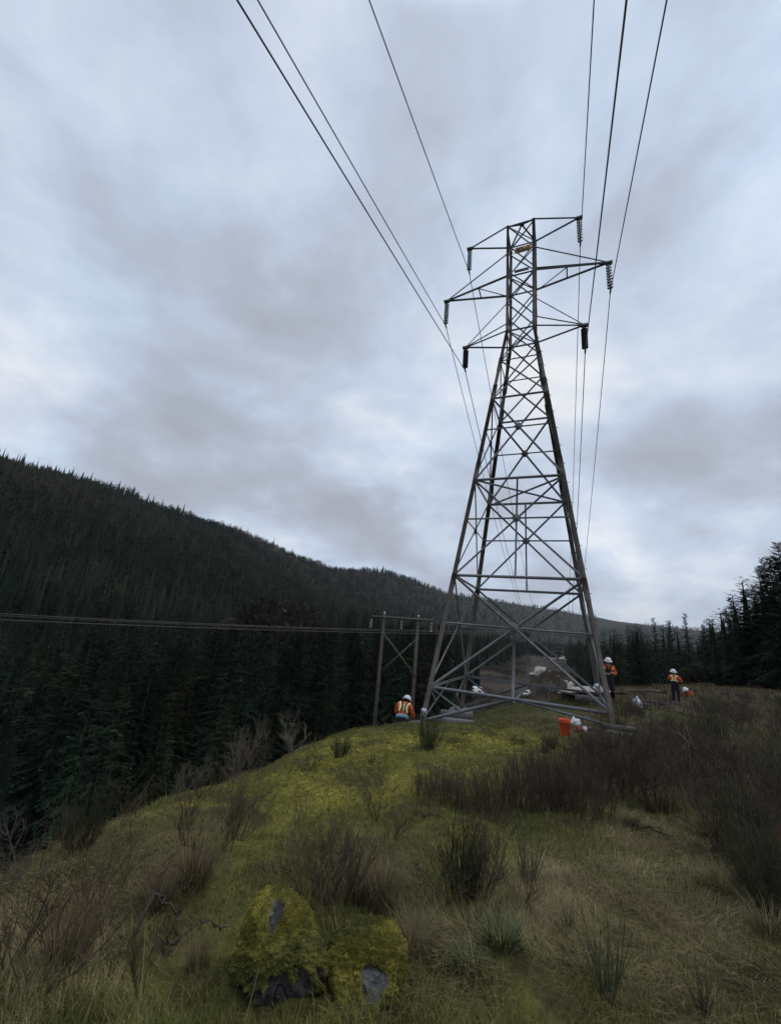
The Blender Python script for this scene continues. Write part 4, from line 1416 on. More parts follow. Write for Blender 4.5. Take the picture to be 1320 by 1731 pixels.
shrub('leafy', 790, 1640, 36, 'grey-green leafy plant right of the low boulder', wide=1.3)
shrub('straw', 325, 1500, 110, 'drooping straw tussock under the forked bare shrub', wide=.9)
shrub('straw', 262, 1540, 80, 'straw tussock hanging over the dead branches at left', wide=.9)
shrub('straw', 330, 1650, 85, 'pale straw tussock by the dead branch left of the boulders', wide=.7)
shrub('straw', 110, 1640, 130, 'tall straw tussock beside the corner bush', wide=.8)
shrub('straw', 700, 1620, 85, 'straw tussock right of the low boulder', wide=1.0)
# purple-brown broom band in the middle of the slope
for k, (px, py, hp) in enumerate([(715, 1352, 62), (735, 1360, 66), (760, 1364, 72), (790, 1372, 76), (815, 1378, 70), (835, 1374, 78), (862, 1372, 82), (890, 1370, 86), (915, 1372, 90), (942, 1370, 92), (968, 1374, 96), (995, 1378, 104),
                              (760, 1340, 40), (880, 1342, 74), (935, 1338, 80), (985, 1340, 86), (1020, 1350, 100), (845, 1395, 40), (905, 1310, 50), (960, 1310, 64), (1010, 1310, 72), (1050, 1330, 90)]):
    shrub('purple', px, py, hp, 'purple-brown leafless broom in the dense band across the middle slope', 'broom band across the middle slope', wide=1.0)
# brown thicket filling the right
for k in range(66):
    u, v = g.random(), g.random()
    px = 1040 + 330 * u
    lo = np.interp(px, [1040, 1110, 1180, 1250, 1330, 1400], [1225, 1215, 1212, 1205, 1200, 1200])
    hi = np.interp(px, [1040, 1110, 1180, 1250, 1330, 1400], [1370, 1375, 1440, 1520, 1585, 1600])
    py = lo + (hi - lo) * v
    hp = np.interp(py, [1200, 1260, 1400, 1600], [28, 56, 115, 160]) * g.uniform(.6, 1.15)
    kind = ['brown', 'purple', 'bare', 'green', 'bare'][int(g.integers(5))]
    hp = min(hp, py - np.interp(px, [1040, 1100, 1145, 1200, 1320], [1208, 1222, 1206, 1188, 1180]))
    if hp < 9: continue
    shrub(kind, px, py, hp, 'tangled brown shrub of the thicket that fills the right of the slope', 'shrubs of the brown thicket', wide=g.uniform(.9, 1.3), lean=(g.normal(0, .12), g.normal(0, .12)))
for k in range(15):
    px = g.uniform(1030, 1310); py = g.uniform(np.interp(px, [1030, 1320], [1330, 1260]), np.interp(px, [1030, 1180, 1320], [1420, 1490, 1620]))
    shrub('straw', px, py, np.interp(py, [1260, 1400, 1600], [24, 48, 80]) * g.uniform(.7, 1.1), 'straw-coloured grass tussock between the shrubs of the brown thicket', 'straw tussocks in the brown thicket', wide=1.2, lean=(g.normal(0, .2), g.normal(0, .2)))
for k in range(75):      # scattered brush about the tower's foot and on the brow beyond
    px = g.uniform(860, 1330); py = g.uniform(1166, 1215) if px > 1045 else g.uniform(1228, 1285)
    if 1120 < px < 1172 and py > 1185: continue
    if px < 1010 and py < 1262: continue
    shrub(['brown', 'purple', 'green'][int(g.integers(3))], px, py, g.uniform(7, 15) if py < 1200 else g.uniform(14, 32), 'low brown shrub scattered on the brow behind the thicket', 'low shrubs on the brow', wide=1.2)
for k in range(30):      # dark brush on the drop behind the tower
    p = np.array([g.uniform(1, 9), g.uniform(20, 30)]); z = H(*p)
    o = link('brush_shrub', SH['brown', int(g.integers(4))], None, (p[0], p[1], z)); s_ = g.uniform(.8, 1.7); o.scale = (s_ * 1.3, s_ * 1.3, s_); o.rotation_euler = (0, 0, g.uniform(0, 6.28))
    tag(o, 'dark brown shrub on the drop behind the tower legs', 'shrub', 'shrubs behind the tower')


def build_grass():
    n = 560000
    az = rng.uniform(R(-60), R(58), n)
    r = np.exp(rng.uniform(math.log(1.5), math.log(19), n))
    x, y = r * np.sin(az), r * np.cos(az)
    d = signed_edge(x, y)
    ok = d < 2.0
    x, y, r = x[ok], y[ok], r[ok]
    mk = masks(x, y)
    n = len(x)
    u = rng.random(n)
    moss, dry = mk['moss'], np.maximum(mk['dry'], .35 * mk['brush'])
    keep = u > np.clip(moss * 1.25 - .1, 0, .93)
    x, y, r, moss, dry = x[keep], y[keep], r[keep], moss[keep], dry[keep]
    n = len(x)
    z = height(x, y) - .008
    clump = fbm(x / .25, y / .25, 91, 3)
    isdry = rng.random(n) < np.clip(.08 + .55 * dry - .3 * moss + (clump - .5) * 1.0, .03, .80)
    flow = 2 * np.pi * fbm(x / 1.1, y / 1.1, 95, 2) * 1.5 - 1.0
    azb = np.where(isdry, flow + rng.normal(0, .85, n), rng.uniform(0, 6.28, n))
    far = np.clip(r / 5, .8, 2.5)
    ln = np.where(isdry, rng.uniform(.06, .21, n) * (.6 + .55 * dry), rng.uniform(.03, .10, n) * (.6 + clump))
    ln = ln * (1 - .6 * moss)
    lean0 = np.where(isdry, rng.uniform(.5, 1.25, n), rng.uniform(0, .9, n))
    lean1 = np.where(isdry, rng.uniform(1.35, 1.85, n), rng.uniform(.5, 1.5, n))
    stalk = rng.random(n) < .012 * (1 - moss)
    isdry = isdry | stalk
    ln = np.where(stalk, rng.uniform(.12, .34, n), ln); lean0 = np.where(stalk, rng.uniform(0, .5, n), lean0); lean1 = np.where(stalk, lean0 + rng.uniform(0, .6, n), lean1)
    wid = np.where(isdry, .0026, .0036) * far * rng.uniform(.7, 1.3, n)
    tone = rng.uniform(.6, 1.4, n)[:, None] * (.65 + .7 * clump[:, None])
    cd = np.where(rng.random(n)[:, None] < .5, np.array([[.225, .180, .095]]), np.array([[.135, .106, .054]])) * tone
    cg = np.where(rng.random(n)[:, None] < .6, np.array([[.066, .076, .021]]), np.array([[.128, .118, .031]])) * tone
    cg = cg * (1 - moss[:, None]) + np.array([[.13, .122, .028]]) * tone * moss[:, None]
    col = np.where(isdry[:, None], cd, cg)
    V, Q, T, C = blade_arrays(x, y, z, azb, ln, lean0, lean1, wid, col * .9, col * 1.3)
    n2 = 420000
    az2 = rng.uniform(R(-60), R(58), n2); r2 = np.exp(rng.uniform(math.log(2.2), math.log(18), n2))
    x2, y2 = r2 * np.sin(az2), r2 * np.cos(az2)
    m2 = masks(x2, y2)['moss']
    k2 = (rng.random(n2) < m2 * 1.3) & (signed_edge(x2, y2) < 1.5)
    x2, y2, r2, m2 = x2[k2], y2[k2], r2[k2], m2[k2]; n2 = len(x2)
    z2 = np.array(height(x2, y2)) + .004
    lump = fbm(x2 / 0.11, y2 / 0.11, 61, 3)
    z2 = z2 + m2 * (1 - sstep(16, 24, r2)) * (np.abs(lump - 0.5) * 0.16 + (fbm(x2 / .4, y2 / .4, 63, 2) - .5) * .1) - .012
    f2 = np.clip(r2 / 4, .7, 3.2)
    c2 = np.where(rng.random((n2, 1)) < .65, np.array([[.20, .178, .036]]), np.array([[.095, .095, .028]])) * rng.uniform(.4, 1.5, (n2, 1)) * (.5 + fbm(x2 / .5, y2 / .5, 64, 3)[:, None])
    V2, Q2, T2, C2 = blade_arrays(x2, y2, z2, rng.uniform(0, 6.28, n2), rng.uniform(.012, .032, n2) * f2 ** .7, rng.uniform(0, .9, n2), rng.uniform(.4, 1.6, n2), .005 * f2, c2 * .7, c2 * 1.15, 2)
    Q2, T2 = Q2 + len(V), T2 + len(V)
    V, Q, T, C = np.concatenate([V, V2]), np.concatenate([Q, Q2]), np.concatenate([T, T2]), np.concatenate([C, C2])
    n3 = 70000
    az3 = rng.uniform(R(22), R(60), n3); r3 = rng.uniform(17, 52, n3)
    x3, y3 = r3 * np.sin(az3), r3 * np.cos(az3)
    k3 = (signed_edge(x3, y3) < 1.5) & (fbm(x3 / 1.7, y3 / 1.7, 77, 3) > .42)
    x3, y3, r3 = x3[k3], y3[k3], r3[k3]; n3 = len(x3)
    c3 = np.array([[.125, .098, .055]]) * rng.uniform(.4, 1.5, (n3, 1)) * (.5 + fbm(x3 / 3, y3 / 3, 65, 3)[:, None])
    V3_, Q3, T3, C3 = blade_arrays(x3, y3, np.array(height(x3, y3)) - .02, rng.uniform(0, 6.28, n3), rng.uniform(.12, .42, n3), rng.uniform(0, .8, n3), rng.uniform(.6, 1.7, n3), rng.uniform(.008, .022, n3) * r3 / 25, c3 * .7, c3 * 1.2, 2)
    Q3, T3 = Q3 + len(V), T3 + len(V)
    V, Q, T, C = np.concatenate([V, V3_]), np.concatenate([Q, Q3]), np.concatenate([T, T3]), np.concatenate([C, C3])
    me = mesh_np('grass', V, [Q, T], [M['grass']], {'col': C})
    tag(link('grass', me), 'matted green and straw-coloured grass over the whole slope', 'grass', kind='stuff')


build_grass()

# ---------------------------------------------------------------- people
def skin_mesh(name, J, E, rad, mats, level=1, root=None):
    names = list(J)
    idx = {k: i for i, k in enumerate(names)}
    me = bpy.data.meshes.new(name + '_cage')
    me.from_pydata([tuple(J[k]) for k in names], [(idx[a], idx[b]) for a, b in E], [])
    o = bpy.data.objects.new(name + '_cage', me)
    COL.objects.link(o)
    md = o.modifiers.new('skin', 'SKIN')
    md.use_smooth_shade = True
    sv = me.skin_vertices[0].data
    for k in names:
        r = rad[k]
        sv[idx[k]].radius = r if hasattr(r, '__len__') else (r, r)
        sv[idx[k]].use_root = (k == (root or names[0]))
    ss = o.modifiers.new('sub', 'SUBSURF'); ss.levels = level; ss.render_levels = level
    dg = bpy.context.evaluated_depsgraph_get()
    out = bpy.data.meshes.new_from_object(o.evaluated_get(dg))
    bpy.data.objects.remove(o)
    bpy.data.meshes.remove(me)
    out.name = name
    out.materials.clear()
    for m in mats: out.materials.append(m)
    for p in out.polygons: p.use_smooth = True
    return out


V3 = lambda *a: np.array(a, float)


def person(label, loc, rz, pose, outfit, scale=1.0):
    t = thing('person', label, 'person', loc, rz)
    t.scale = (scale,) * 3
    J = {k: V3(*v) for k, v in pose.items()}
    E, rad = [], {}
    def chain(*ks):
        for a, b in zip(ks, ks[1:]): E.append((a, b))
    chain('pelvis', 'waist', 'chest', 'neckbase', 'neck', 'headlow', 'headmid', 'headtop')
    rad.update(pelvis=(.135, .105), waist=(.125, .10), chest=(.145, .11), neckbase=(.09, .08), neck=.056, headlow=.072, headmid=.094, headtop=.07)
    face = J['face'] - J['headmid']; face = face / np.linalg.norm(face)
    up = J['headtop'] - J['headlow']; up = up / np.linalg.norm(up)
    sidev = np.cross(face, up)
    J['nose'] = J['headmid'] - up * .02 + face * .115; E.append(('headmid', 'nose')); rad['nose'] = .016
    for s, q in (('L', -1), ('R', 1)):
        J['ear' + s] = J['headmid'] - up * .015 + sidev * q * .098 - face * .01; E.append(('headmid', 'ear' + s)); rad['ear' + s] = .016
        chain('neckbase', 'sh' + s, 'el' + s, 'wr' + s)
        rad.update({'sh' + s: .066, 'el' + s: .044, 'wr' + s: .029})
        chain('pelvis', 'hip' + s, 'kn' + s, 'an' + s, 'toe' + s)
        rad.update({'hip' + s: .095, 'kn' + s: .058, 'an' + s: .04, 'toe' + s: .036})
        # hand: palm, four unequal bent fingers and a thumb from the side of the palm
        d = J['wr' + s] - J['el' + s]; d /= np.linalg.norm(d)
        inw = J.get('palm' + s, V3(-q, .3, 0.0)); inw = inw - d * (inw @ d); inw /= np.linalg.norm(inw) + 1e-9
        acr = np.cross(d, inw)
        J['pm' + s] = J['wr' + s] + d * .055; rad['pm' + s] = (.036, .018); E.append(('wr' + s, 'pm' + s))
        for f, (off, ln) in enumerate(((-.027, .068), (-.009, .078), (.009, .073), (.026, .058))):
            a = J['pm' + s] + d * .035 + acr * off
            b = a + d * ln * .55 + inw * ln * .25
            c = b + d * ln * .25 + inw * ln * .45
            for nme, pt_, r in (('a', a, .0095), ('b', b, .0085), ('c', c, .007)):
                J[f'f{f}{nme}{s}'] = pt_; rad[f'f{f}{nme}{s}'] = r
            E.append(('pm' + s, f'f{f}a{s}')); E.append((f'f{f}a{s}', f'f{f}b{s}')); E.append((f'f{f}b{s}', f'f{f}c{s}'))
        a = J['wr' + s] + d * .035 + acr * -.032; b = a + d * .03 + acr * -.022 + inw * .02; c = b + d * .03 + inw * .018
        for nme, pt_, r in (('ta', a, .012), ('tb', b, .0105), ('tc', c, .008)): J[nme + s] = pt_; rad[nme + s] = r
        E.append(('wr' + s, 'ta' + s)); E.append(('ta' + s, 'tb' + s)); E.append(('tb' + s, 'tc' + s))
    use = {k: v for k, v in J.items() if k in rad}
    link('body', skin_mesh('body', use, E, rad, [M['skin']], 1, 'pelvis'), t)
    mb = MB()
    for q in (-1, 1):
        mb.lathe([(0.004, -.006), (.010, 0), (.004, .006)], J['headmid'] + up * .012 + face * .09 + sidev * q * .034, 8)
    mb.box(J['headmid'] - up * .062 + face * .082, (.04, .012, .008))
    mb.build('face_features', M['black'], t)
    # jacket
    jk = ['pelvis', 'waist', 'chest', 'neckbase', 'shL', 'elL', 'cuffL', 'shR', 'elR', 'cuffR', 'hem']
    JJ = {k: J[k] for k in jk if k in J}
    for s in 'LR': JJ['cuff' + s] = J['elL' if s == 'L' else 'elR'] * .12 + J['wr' + s] * .88
    JJ['hem'] = J['pelvis'] + (J['pelvis'] - J['waist']) * (.6 if outfit.get('hem', 1) else .1)
    collar = J['neckbase'] * .4 + J['neck'] * .6
    JJ['collar'] = collar
    jr = dict(pelvis=(.168, .138), waist=(.162, .135), chest=(.178, .142), neckbase=(.105, .10), shL=.092, shR=.092, elL=.070, elR=.070, cuffL=.052, cuffR=.052, hem=(.17, .14), collar=.078)
    jE = [('hem', 'pelvis'), ('pelvis', 'waist'), ('waist', 'chest'), ('chest', 'neckbase'), ('neckbase', 'collar'), ('neckbase', 'shL'), ('shL', 'elL'), ('elL', 'cuffL'), ('neckbase', 'shR'), ('shR', 'elR'), ('elR', 'cuffR')]
    if not outfit.get('hem', 1):
        for k_ in ('pelvis', 'hem'): JJ.pop(k_)
        jE = [e for e in jE if 'pelvis' not in e and 'hem' not in e]
        jr.update(waist=(.15, .12), chest=(.165, .13))
    jm = skin_mesh('jacket', {k_: JJ[k_] for k_ in JJ}, jE, {k_: jr[k_] for k_ in JJ}, [M['orange']], 2, 'chest')
    jo = link('jacket', jm, t)
    # trousers
    TJ = {k: J[k] for k in ('pelvis', 'hipL', 'knL', 'hipR', 'knR')}
    for s in 'LR': TJ['an' + s] = J['an' + s] * .9 + J['kn' + s] * .1
    TJ['belt'] = J['pelvis'] * .4 + J['waist'] * .6
    tr = dict(pelvis=(.175, .145), hipL=.125, hipR=.125, knL=.088, knR=.088, anL=.075, anR=.075, belt=(.17, .142))
    tE = [('pelvis', 'belt'), ('pelvis', 'hipL'), ('hipL', 'knL'), ('knL', 'anL'), ('pelvis', 'hipR'), ('hipR', 'knR'), ('knR', 'anR')]
    if outfit.get('bib'):
        TJ['bib'] = J['chest'] + (J['neckbase'] - J['chest']) * outfit['bib']; tr['bib'] = (.205, .172)
        TJ['bibm'] = J['chest'] * .6 + J['waist'] * .4; tr['bibm'] = (.205, .17)
        tr['belt'] = (.20, .165)
        tE += [('belt', 'bibm'), ('bibm', 'bib')]
    link('trousers', skin_mesh('trousers', TJ, tE, tr, [M['navy']], 2, 'pelvis'), t)
    for s in 'LR':
        mb = MB()
        d = J['toe' + s] - J['an' + s]
        BJ = {'a': J['an' + s] + (J['kn' + s] - J['an' + s]) * .2, 'b': J['an' + s], 'c': J['an' + s] * .4 + J['toe' + s] * .6, 'd': J['toe' + s] + d * .2}
        link('boot', skin_mesh('boot', BJ, [('a', 'b'), ('b', 'c'), ('c', 'd')], dict(a=.062, b=.062, c=(.052, .05), d=(.046, .04)), [M[outfit.get('boot', 'boot')]], 1, 'b'), t)
    # hard hat
    fw = face - up * (face @ up); fw /= np.linalg.norm(fw)
    sd2 = np.cross(fw, up)
    ax = np.stack([sd2, fw, up], 1)
    mb = MB()
    mb.lathe([(.165, -.012), (.168, -.002), (.128, .004), (.128, .03), (.12, .07), (.096, .108), (.055, .13), (.015, .137)], J['headmid'] + up * .022 + fw * .008, 20, ax, (.92, 1.05))
    ho = mb.build('hard_hat', M['white'], t, smooth=True)
    mb = MB()
    mb.lathe([(.132, -.06), (.126, .0)], J['headmid'] + up * .02 - fw * .004, 16, ax, (.82, .98))
    mb.build('hat_band', M['black'], t, smooth=True)
    # straps and bands lie on the jacket
    bm = bmesh.new(); bm.from_mesh(jm)
    if outfit.get('bib'): bm.from_mesh([c for c in t.children if c.name.startswith('trousers')][0].data)
    tree_ = BVHTree.FromBMesh(bm); bm.free()
    def ribbon(name, pts, width, m, off=.012):
        pts = np.array(pts, float)
        tt = np.linspace(0, len(pts) - 1, 24)
        P = np.stack([np.interp(tt, range(len(pts)), pts[:, k]) for k in range(3)], 1)
        Vv = []
        L, Nn = [], []
        for p in P:
            co, no, _, _ = tree_.find_nearest(Vector(p))
            c = J['chest'] * .5 + J['waist'] * .5
            if no.dot(co - Vector(c)) < 0: no = -no
            L.append(np.array(co + no * off)); Nn.append(np.array(no))
        L, Nn = np.array(L), np.array(Nn)
        tg = np.gradient(L, axis=0); sv = np.cross(tg, Nn); sv /= np.linalg.norm(sv, axis=1)[:, None] + 1e-9
        rows = np.stack([L - sv * width / 2 - Nn * .03, L - sv * width / 2, L + sv * width / 2, L + sv * width / 2 - Nn * .03], 1).reshape(-1, 3)
        Q = [[i * 4 + j, i * 4 + j + 1, i * 4 + 5 + j, i * 4 + 4 + j] for i in range(23) for j in range(3)]
        link(name, mesh_np(name, rows, [np.array(Q)], [M[m]], smooth=False), t)
    def body_pt(f, x, y):      # f 0 at the waist, 1 at the shoulders
        b = J['pelvis'] * .4 + J['waist'] * .6
        ax3 = J['neckbase'] - b
        fwd = np.cross(ax3 / np.linalg.norm(ax3), V3(1, 0, 0)); fwd = -fwd if fwd @ V3(0, 1, 0) < 0 else fwd
        right = (J['shR'] - J['shL']); right /= np.linalg.norm(right)
        return b + ax3 * f + right * x + fwd * y
    for name, pts, width, m in outfit.get('bands', ()):
        ribbon(name, [body_pt(*p) for p in pts], width, m, .016 if m != 'lime' else .012)
    if outfit.get('belt'):
        c = J['pelvis'] * .5 + J['waist'] * .5
        ax3 = (J['waist'] - J['pelvis']); ax3 /= np.linalg.norm(ax3)
        r3 = V3(1, 0, 0); r3 = r3 - ax3 * (r3 @ ax3); r3 /= np.linalg.norm(r3); f3 = np.cross(ax3, r3)
        mb = MB(); mb.lathe([(.196, -.05), (.203, -.045), (.203, .045), (.196, .05)], c, 20, np.stack([r3, f3, ax3], 1), (1, .86)); mb.build('waist_belt', M[outfit['belt']], t, smooth=True)
    return t


STAND = dict(pelvis=(0, 0, .95), waist=(0, 0, 1.08), chest=(0, .01, 1.28), neckbase=(0, 0, 1.45), neck=(0, .02, 1.52), headlow=(0, .06, 1.585), headmid=(0, .06, 1.655), headtop=(0, .05, 1.725), face=(0, .3, 1.60),
             shL=(-.19, 0, 1.41), elL=(-.27, .06, 1.15), wrL=(-.11, .27, 1.19), shR=(.19, 0, 1.41), elR=(.29, .05, 1.16), wrR=(.13, .27, 1.16),
             hipL=(-.10, 0, .90), knL=(-.12, .03, .50), anL=(-.12, -.01, .09), toeL=(-.14, .13, .035), hipR=(.10, 0, .90), knR=(.12, .02, .50), anR=(.12, -.03, .09), toeR=(.15, .11, .035))


def facing(p, deg):      # heading so that the figure's front is turned deg from pointing straight at the camera
    return math.atan2(-p[0], p[1]) + math.pi + R(deg)


# worker standing behind the right leg, facing the camera and looking down
p = at_depth(1031, 1190, 17.0); p[2] = H(p[0], p[1]) + .02
P1 = dict(STAND); P1.update(headmid=(0, .075, 1.65), headtop=(0, .10, 1.72), face=(0, .25, 1.54))
person('worker in orange jacket and dark overalls standing behind the right tower leg, looking down', p, facing(p, 12), P1, scale=.93, outfit=
       dict(bib=.55, hem=0, bands=[('harness_strap', [(1.05, -.10, -.1), (1.12, -.10, .05), (.9, -.09, .2), (.5, -.07, .2)], .05, 'black'), ('harness_strap', [(1.05, .10, -.1), (1.12, .10, .05), (.9, .09, .2), (.5, .07, .2)], .05, 'black'),
                                    ('reflective_strip', [(.95, -.17, .16), (.75, -.16, .2)], .06, 'lime'), ('reflective_strip', [(.95, .17, .16), (.75, .16, .2)], .06, 'lime')], boot='tan_boot'))
# worker further right, back towards the camera, hands at the face
p = at_depth(1144, 1192, 22.5); p[2] = H(p[0], p[1]) + .02
P2 = dict(STAND); P2.update(elL=(-.30, .14, 1.22), wrL=(-.16, .24, 1.44), elR=(.33, .06, 1.17), wrR=(.20, .27, 1.28), face=(-.28, .10, 1.66), headmid=(-.02, .05, 1.655), headtop=(0.01, .03, 1.725))
person('worker with pale V-shaped braces over dark overalls, back turned, standing in the brush', p, facing(p, 168), P2, scale=.95, outfit=
       dict(bib=.05, hem=0, bands=[('brace_strap', [(1.1, -.12, .05), (1.05, -.12, -.1), (.8, -.10, -.2), (.45, -.03, -.2)], .065, 'lime'), ('brace_strap', [(1.1, .12, .05), (1.05, .12, -.1), (.8, .10, -.2), (.45, .03, -.2)], .065, 'lime'),
                                    ('reflective_strip', [(.5, -.05, -.2), (.4, -.16, -.1), (.42, -.2, .05)], .05, 'lime'), ('reflective_strip', [(.5, .05, -.2), (.4, .16, -.1), (.42, .2, .05)], .05, 'lime')], boot='tan_boot'))
KNEEL = dict(pelvis=(0, 0, .31), waist=(.01, .07, .42), chest=(.03, .17, .58), neckbase=(.05, .27, .71), neck=(.06, .33, .75), headlow=(.08, .39, .77), headmid=(.10, .43, .815), headtop=(.11, .445, .88), face=(.18, .57, .67),
             shL=(-.14, .25, .69), elL=(-.22, .33, .44), wrL=(-.10, .51, .36), shR=(.24, .26, .66), elR=(.34, .29, .40), wrR=(.33, .45, .22),
             hipL=(-.10, .01, .28), knL=(-.20, .36, .09), anL=(-.20, -.10, .08), toeL=(-.25, -.24, .04), hipR=(.10, .01, .28), knR=(.17, .38, .09), anR=(.13, -.08, .08), toeR=(.13, -.22, .05))
p = at_depth(678, 1233, 14.0); p[2] = H(p[0], p[1]) + .0
person('kneeling worker seen from behind in an orange vest with yellow bands', p, facing(p, 178), KNEEL,
       dict(belt='teal', hem=0, bands=[('reflective_strip', [(1.08, -.15, 0.0), (1.0, -.15, -.1), (.75, -.12, -.2), (.5, -.13, -.2), (.3, -.17, -.12)], .07, 'lime'), ('reflective_strip', [(1.08, .15, 0.0), (1.0, .15, -.1), (.75, .12, -.2), (.5, .13, -.2), (.3, .17, -.12)], .07, 'lime'),
                                 ('reflective_strip', [(.95, 0, -.2), (.6, 0, -.2), (.35, 0, -.2)], .035, 'lime'),
                                 ('harness_strap', [(1.1, -.08, .05), (1.0, -.08, -.1), (.7, -.05, -.2), (.4, -.05, -.2), (.25, -.10, -.2)], .035, 'black'), ('harness_strap', [(1.1, .08, .05), (1.0, .08, -.1), (.7, .05, -.2), (.4, .05, -.2), (.25, .10, -.2)], .035, 'black')]))
p = at_depth(1167, 1166, 26.0)
p[2] -= .85
K2 = dict(KNEEL)
person('small crouching worker in white hard hat half hidden by brush at right', p, facing(p, -20), K2, dict(bands=[('reflective_strip', [(.9, -.1, .2), (.5, -.1, .2)], .05, 'lime')]))

# ---------------------------------------------------------------- things on the ground
p = on_ground(955, 1243)
bk = thing('bucket', 'bright orange tapered plastic bucket standing in the grass near the right footing', 'bucket', p, .4)
bk.rotation_euler = (.02, -.02, .3)
dep = p[1] * math.cos(PITCH) + p[2] * math.sin(PITCH)
bh = 26 / F_PX * dep
k = bh / .42
mb = MB(); mb.lathe([(.115 * k, 0), (.12 * k, .01 * k), (.145 * k, .36 * k), (.16 * k, .365 * k), (.16 * k, .385 * k), (.15 * k, .39 * k), (.155 * k, .42 * k), (.16 * k, .42 * k), (.16 * k, .425 * k), (.146 * k, .425 * k), (.14 * k, .38 * k), (.11 * k, .03 * k), (.01, .028 * k)], (0, 0, -.03), 28)
mb.build('bucket_shell', M['orange_plastic'], bk, smooth=True)
mb = MB(); a = np.linspace(0, np.pi, 16); mb.tube(np.c_[.165 * k * np.cos(a), -.165 * k * np.sin(a) * .9, .36 * k - .16 * k * np.sin(a)], .006, 6); mb.build('handle', M['steel_dark'], bk, smooth=True)


def crumpled(name, px, py, wpx, hpx, m, seed, label, cat, flat=.5, group=None):
    q = on_ground(px, py)
    dep = q[1] * math.cos(PITCH) + q[2] * math.sin(PITCH)
    w, h = wpx / F_PX * dep, hpx / F_PX * dep
    bm = bmesh.new(); bmesh.ops.create_icosphere(bm, subdivisions=4, radius=1)
    Vv = np.array([v.co for v in bm.verts])
    n = fbm(Vv[:, 0] * 1.6 + seed, Vv[:, 1] * 1.6 + Vv[:, 2] * 1.3, seed, 4) + .5 * np.abs(fbm(Vv[:, 0] * 4 + seed, Vv[:, 2] * 4 + Vv[:, 1] * 3, seed + 3, 3) - .5)
    Vv = Vv * (.35 + 1.15 * n)[:, None]
    Vv = Vv * np.array([w / 2, w / 2.4, h / 1.6]); Vv[:, 2] = np.maximum(Vv[:, 2] + h * .35, -.03)
    fs = np.array([[v.index for v in f.verts] for f in bm.faces]); bm.free()
    me = mesh_np(name, Vv, [fs], [M[m]], smooth=False)
    o = link(name, me, None, q)
    o.rotation_euler = (0, 0, seed * .7)
    return tag(o, label, cat, group)


crumpled('plastic_bag', 973, 1226, 13, 12, 'sheet', 3, 'crumpled white plastic bag just right of the orange bucket', 'bag')
crumpled('cloth_bag', 979, 1238, 12, 9, 'red_rag', 5, 'dull red bag on the ground beside the white bag and bucket', 'bag')
crumpled('rag', 988, 1238, 9, 9, 'sheet', 7, 'small white crumpled rag right of the red bag', 'rag')
crumpled('rag', 998, 1236, 11, 6, 'twig_pale', 9, 'pale brown rag at the right end of the litter by the bucket', 'rag')
crumpled('plastic_bag', 1077, 1196, 15, 15, 'sheet', 11, 'white open bag standing in the brush between the two standing workers', 'bag')
crumpled('tool_bag', 1108, 1193, 26, 9, 'black', 13, 'long dark bag lying in the grass left of the worker with pale braces', 'bag')


def log(px0, py0, px1, py1, r, m, label, dz=.05):
    a, b = on_ground(px0, py0), on_ground(px1, py1)
    a[2] += dz; b[2] += dz
    c = (a + b) / 2
    g2 = np.random.default_rng(int(px0))
    t = np.linspace(0, 1, 9)[:, None]
    pts = a + (b - a) * t + g2.normal(0, r * .5, (9, 3))
    mb = MB(); mb.tube(pts - c, np.linspace(r, r * .6, 9), 8)
    return tag(mb.build('fallen_log', M[m], smooth=True, loc=c), label, 'log')


log(1050, 1168, 1125, 1172, .10, 'twig_pale', 'pale fallen trunk lying along the brow behind the standing workers')
log(1060, 1192, 1140, 1198, .07, 'bark', 'dark thin trunk lying in the grass right of the tower')


def dead_branch(name, pts_px, r, m, label, lift, seed, forks=5):
    """a crooked fallen branch with side forks, its ends resting on the ground"""
    g2 = np.random.default_rng(seed)
    base = np.array([on_ground(*q) for q in pts_px])
    base[:, 2] += np.array(lift)
    t = np.linspace(0, len(base) - 1, 4 * len(base))
    pts = np.stack([np.interp(t, range(len(base)), base[:, k]) for k in range(3)], 1)
    pts[1:-1] += g2.normal(0, r * .8, (len(pts) - 2, 3))
    c = pts.mean(0)
    mb = MB(); mb.tube(pts - c, np.linspace(r, r * .35, len(pts)), 7)
    for k in range(forks):
        i = int(g2.integers(2, len(pts) - 1)); d = pts[i] - pts[i - 1]; d /= np.linalg.norm(d)
        d = d + g2.normal(0, .7, 3); d[2] = abs(d[2]) * .8; d /= np.linalg.norm(d)
        L = np.linalg.norm(pts[-1] - pts[0]) * g2.uniform(.15, .4)
        q = np.array([pts[i], pts[i] + d * L * .5 + g2.normal(0, .02, 3), pts[i] + d * L + g2.normal(0, .03, 3)])
        mb.tube(q - c, [r * .5, r * .35, r * .15], 5)
    return tag(mb.build(name, M[m], smooth=True, loc=c), label, 'branch')


